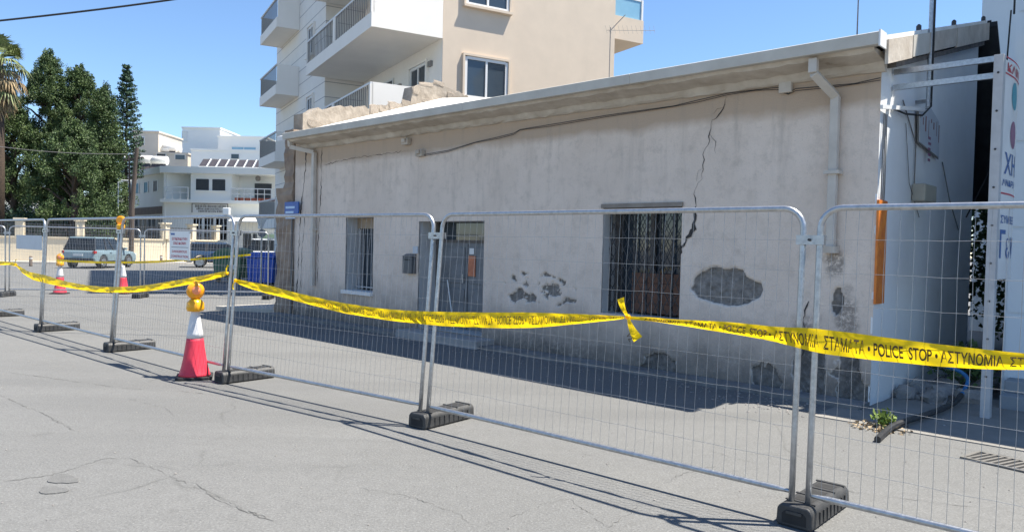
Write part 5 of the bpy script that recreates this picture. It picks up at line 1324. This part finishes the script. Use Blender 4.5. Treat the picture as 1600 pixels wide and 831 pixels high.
m = MB(); a = atd(-120,45,13); b = atd(215,-1.5,13); c = b+(b-a)*1.2; P = [a.lerp(c, k/16)-Vector((0,0,.10*math.sin(math.pi*k/16))) for k in range(17)]
m.tube(P, .018, 8); o = m.build('overhead_cable', 'cable_black', None, off=P[0]); o.location = P[0]; tag(o, 'thick black overhead cable crossing the blue sky', 'cable')
m = MB(); a = atd(-60,221,46); b = atd(212,241,47); P = [a.lerp(b, k/12)-Vector((0,0,.25*math.sin(math.pi*k/12))) for k in range(13)]; m.tube(P, .02, 6)
o = m.build('overhead_wire', 'cable_grey', None, off=P[0]); o.location = P[0]; tag(o, 'thin wire running from the wooden pole in front of the pines', 'wire')
ys = thing('give_way_sign', 'grey back of a give way triangle on a thin post beside the blue bin', 'road sign', tl(408,25.5))
yz = lambda y: atd(408,y,25.5).z
m = MB(); m.tube([(0,.04,0),(0,.04,yz(338))], .03, 8); m.build('post', 'galv', ys)
m = MB(); w_ = .23; m.prism([(-w_,yz(338)),(w_,yz(338)),(.02,yz(358)),(-.02,yz(358))], lambda a,b,h:(a,h,b), -.01, .008); m.build('triangle_plate', pm('sign_back', (.42,.44,.45), (.36,.38,.39), 6, .45, metal=.3), ys, bevel=.005)
m = MB(); m.lathe([(.14,-.008),(.14,.008)], 20, (.03,-.005,yz(364.5)), Matrix.Rotation(math.pi/2,3,'X')); m.build('round_plate', pm('dark_plate', (.16,.17,.18), (.12,.13,.14), 6, .5), ys)
m = MB(); m.box(-.1,.1,-.02,-.01,yz(345),yz(344)); m.box(-.012,.012,-.03,-.01,yz(356),yz(339)); m.build('bracket', 'galv', ys)

# ------------------------------------------------------------------ bins
gbin = thing('green_skip_bin', 'dark green wheeled bin with rounded lid behind the far barrier', 'bin', onz(366,441), R_(-20))
m = MB(); m.prism([(-.62,.2),(-.70,.95),(.70,.95),(.62,.2)], lambda a,b,h:(a,h,b), -.45, .45); m.build('tub', 'bin_green', gbin, bevel=.03)
m = MB(); pr = [(-.72,.955)]+[(-.72*math.cos(math.pi*k/12), .97+.42*math.sin(math.pi*k/12)) for k in range(13)]+[(.72,.955)]
m.prism(pr, lambda a,b,h:(a,h,b), -.48, .48); m.build('lid', 'bin_green', gbin, bevel=.015)
for sx in (-.5,.5):
    for sy in (-.32,.32): m = MB(); m.lathe([(.1,-.03),(.1,.03)], 12, (sx,sy,.1), Matrix.Rotation(math.pi/2,3,'X')); m.box(sx-.04,sx+.04,sy-.04,sy+.04,.12,.21); m.build('castor', 'rubber', gbin)
for s in (-1,1): m = MB(); m.tube([(s*.72,-.2,.85),(s*.80,-.2,.85),(s*.80,.2,.85),(s*.72,.2,.85)], .02, 6); m.build('handle', 'galv', gbin)
m = MB(); m.box(.32,.5,-.462,-.452,.55,.72); m.build('label', 'plate_white', gbin)
bb = thing('blue_bin', 'bright blue recycling container against the house corner', 'bin', onz(416,447), R_(-12))
m = MB(); m.prism([(-.50,.15),(-.56,1.05),(.56,1.05),(.50,.15)], lambda a,b,h:(a,h,b), -.45, .45); m.build('tub', 'bin_blue', bb, bevel=.03)
m = MB(); m.box(-.60,.60,-.50,.50,1.055,1.17); m.prism([(-.58,1.17),(-.3,1.27),(.3,1.27),(.58,1.17)], lambda a,b,h:(a,h,b), -.46, .46); m.build('lid', 'bin_blue', bb, bevel=.02)
for k in range(4): m = MB(); x = -.36+k*.24; m.box(x-.03,x+.03,-.472,-.45,.25,1.0); m.build('rib', 'bin_blue', bb)
for sx in (-.4,.4):
    for sy in (-.32,.32): m = MB(); m.lathe([(.09,-.03),(.09,.03)], 12, (sx,sy,.09), Matrix.Rotation(math.pi/2,3,'X')); m.box(sx-.04,sx+.04,sy-.04,sy+.04,.1,.16); m.build('castor', 'rubber', bb)

# ------------------------------------------------------------------ cars
def car(name, label, loc, heading, paint, L=4.25, Wd=1.8, H=1.62, van=False):
    r = thing(name, label, 'car', loc, heading)
    hw = Wd/2; xr, xf = -L/2, L/2; zb = .32; belt = .98; wx = (xr+.80, xf-.85); wr = .34
    def arch(c, r_): return [(c+r_*math.cos(a), zb+max(0,r_*math.sin(a))*1.0) for a in [math.pi*(1-k/8) for k in range(9)]]
    prof = [(xr+.05,zb)]+arch(wx[0],.42)+arch(wx[1],.42)+[(xf-.1,zb),(xf,.5),(xf-.04,.74),(xf-.25,.88),(xf-1.15,belt+.0),(xr+.1,belt+.02),(xr,.9),(xr-.03,.55)]
    m = MB(); n = len(prof)
    secs = [(-hw,.94),(-hw*.985,1.0),(hw*.985,1.0),(hw,.94)]
    for (y, s) in ((-hw*.93,1),(-hw,.985),(hw,.985),(hw*.93,1)):
        for (x, z) in prof: m.v.append((x*s, y*(1 if z < .9 else .96), z))
    m.v = []
    for y, sc_ in ((-hw,.97),(-hw*.9,1.0),(hw*.9,1.0),(hw,.97)):
        for (x, z) in prof: m.v.append((x*sc_, y*(1.0 if z < .85 else .965), zb+(z-zb)*(1.0 if abs(y) < hw*.95 else .99)))
    for s in range(3):
        for k in range(n): a = s*n+k; b = s*n+(k+1) % n; m.f.append((a,b,b+n,a+n))
    m.f.append(tuple(range(n))); m.f.append(tuple(3*n+k for k in reversed(range(n))))
    body = m.build('body', paint, r, bevel=.05)
    # cabin
    x0b, x1b = (xr+.05, xf-1.15); x0t, x1t = (xr+.32, xf-1.95) if not van else (xr+.12, xf-1.75)
    hb, ht_ = hw*.93, hw*.74
    def cab(inset, z0, z1, mb):
        f = lambda z: (z-belt)/(H-belt)
        vs = []
        for z in (z0, z1):
            t = f(z); xa = x0b+(x0t-x0b)*t+inset; xb = x1b+(x1t-x1b)*t-inset; y = hb+(ht_-hb)*t-inset
            vs += [(xa,-y,z),(xb,-y,z),(xb,y,z),(xa,y,z)]
        mb.add(vs, [(0,3,2,1),(4,5,6,7),(0,1,5,4),(1,2,6,5),(2,3,7,6),(3,0,4,7)])
    m = MB(); cab(.012, belt-.02, H-.06, m); m.build('windows', pm('car_glass', (.012,.016,.02), (.018,.022,.027), 2, .08, spec=.35), r, bevel=.02)
    m = MB(); cab(0, H-.09, H, m); m.build('roof', paint, r, bevel=.03)
    def pil(x_b, x_t, w):
        for s in (-1,1): m = MB(); m.bar((x_b, s*(hb-.0), belt-.01), (x_t, s*(ht_-.0), H-.05), w, .03, up=(0,1,0)); m.build('pillar', 'car_black', r)
    pil(x0b+.06, x0t+.06, .14); pil(x1b-.04, x1t-.04, .08); pil(xr+1.15, xr+1.2, .12); pil((x0b+x1b)/2+.35, (x0t+x1t)/2+.25, .08)
    m = MB(); m.box(xr-.045,xr+.02,-hw*.9,hw*.9,.34,.56); m.box(xf-.04,xf+.03,-hw*.88,hw*.88,.34,.52); m.build('bumper', 'car_black', r, bevel=.02)
    m = MB(); m.box(xr-.04,xr-.01,-.26,.26,.66,.78); m.build('number_plate', 'plate_white', r)
    for s in (-1,1):
        m = MB(); m.box(xr-.025,xr+.22,s*hw*.98-.10*(s>0)-.0*(s<0),s*hw*.98+.10*(s<0)+.0,.80,.94); m.build('tail_light', 'car_red_light', r, bevel=.01)
        m = MB(); m.box(xf-.22,xf+.005,min(s*hw*.6,s*hw*.95),max(s*hw*.6,s*hw*.95),.66,.78); m.build('headlight', 'plate_white', r, bevel=.01)
        m = MB(); m.box(xf-1.45,xf-1.25,min(s*hw,s*(hw+.16)),max(s*hw,s*(hw+.16)),1.0,1.12); m.build('mirror', paint, r, bevel=.02)
        for x in (xr+1.5, xr+2.45): m = MB(); m.box(x-.1,x+.1,min(s*(hw-.02),s*(hw+.02)),max(s*(hw-.02),s*(hw+.02)),.84,.87); m.build('door_handle', paint, r)
        m = MB(); m.box(wx[0]+.45,wx[1]-.45,min(s*(hw-.02),s*(hw+.012)),max(s*(hw-.02),s*(hw+.012)),.31,.42); m.build('sill_cladding', 'car_black', r)
        for x in wx:
            y = s*(hw-.10); M = Matrix.Rotation(math.pi/2,3,'X')
            m = MB(); m.lathe([(wr*.7,-.11),(wr*.97,-.10),(wr,-.06),(wr,.06),(wr*.97,.10),(wr*.7,.11)], 22, (x,y,wr), M); wh = m.build('wheel', 'rubber', r, True)
            m = MB(); m.lathe([(wr*.66,-.113),(wr*.6,-.09),(wr*.6,.09),(wr*.66,.113)], 18, (x,y,wr), M); m.build('rim', 'alloy', wh)
            m = MB()
            for q in range(5): a = q*2*math.pi/5; m.bar((x+.05*math.cos(a),y+s*.116,wr+.05*math.sin(a)),(x+wr*.6*math.cos(a),y+s*.116,wr+wr*.6*math.sin(a)),.06,.02,up=(0,1,0))
            m.build('spoke', 'alloy', wh)
    m = MB(); m.bar((x0t+.2,-ht_*.9,H+.03),(x1t-.2,-ht_*.9,H+.03),.03); m.bar((x0t+.2,ht_*.9,H+.03),(x1t-.2,ht_*.9,H+.03),.03); m.build('roof_rail', 'car_black', r)
    return r
cc = (onz(146,420)+onz(197,418.5))/2; hd = math.atan2(.94,.42)
car('parked_suv', 'pale blue sport utility car parked beside the cream wall', (cc.x-1.0, cc.y+.9, 0), R_(88), 'car_blue', L=4.1, H=1.68)
p = atd(350,400,45); car('parked_car', 'dark blue car parked behind the green bin', (p.x,p.y,0), R_(20), 'car_navy', H=1.5)
p = atd(408,395,50); car('parked_van', 'white car parked beyond the blue bin', (p.x,p.y,0), R_(200), 'car_white', L=4.6, H=1.8, van=True)
p = atd(238,395,52); car('parked_car', 'grey hatchback half hidden beside the wooden pole', (p.x+.2,p.y+1.5,0), R_(80), 'car_blue', H=1.5)
scn.render.engine = 'CYCLES'
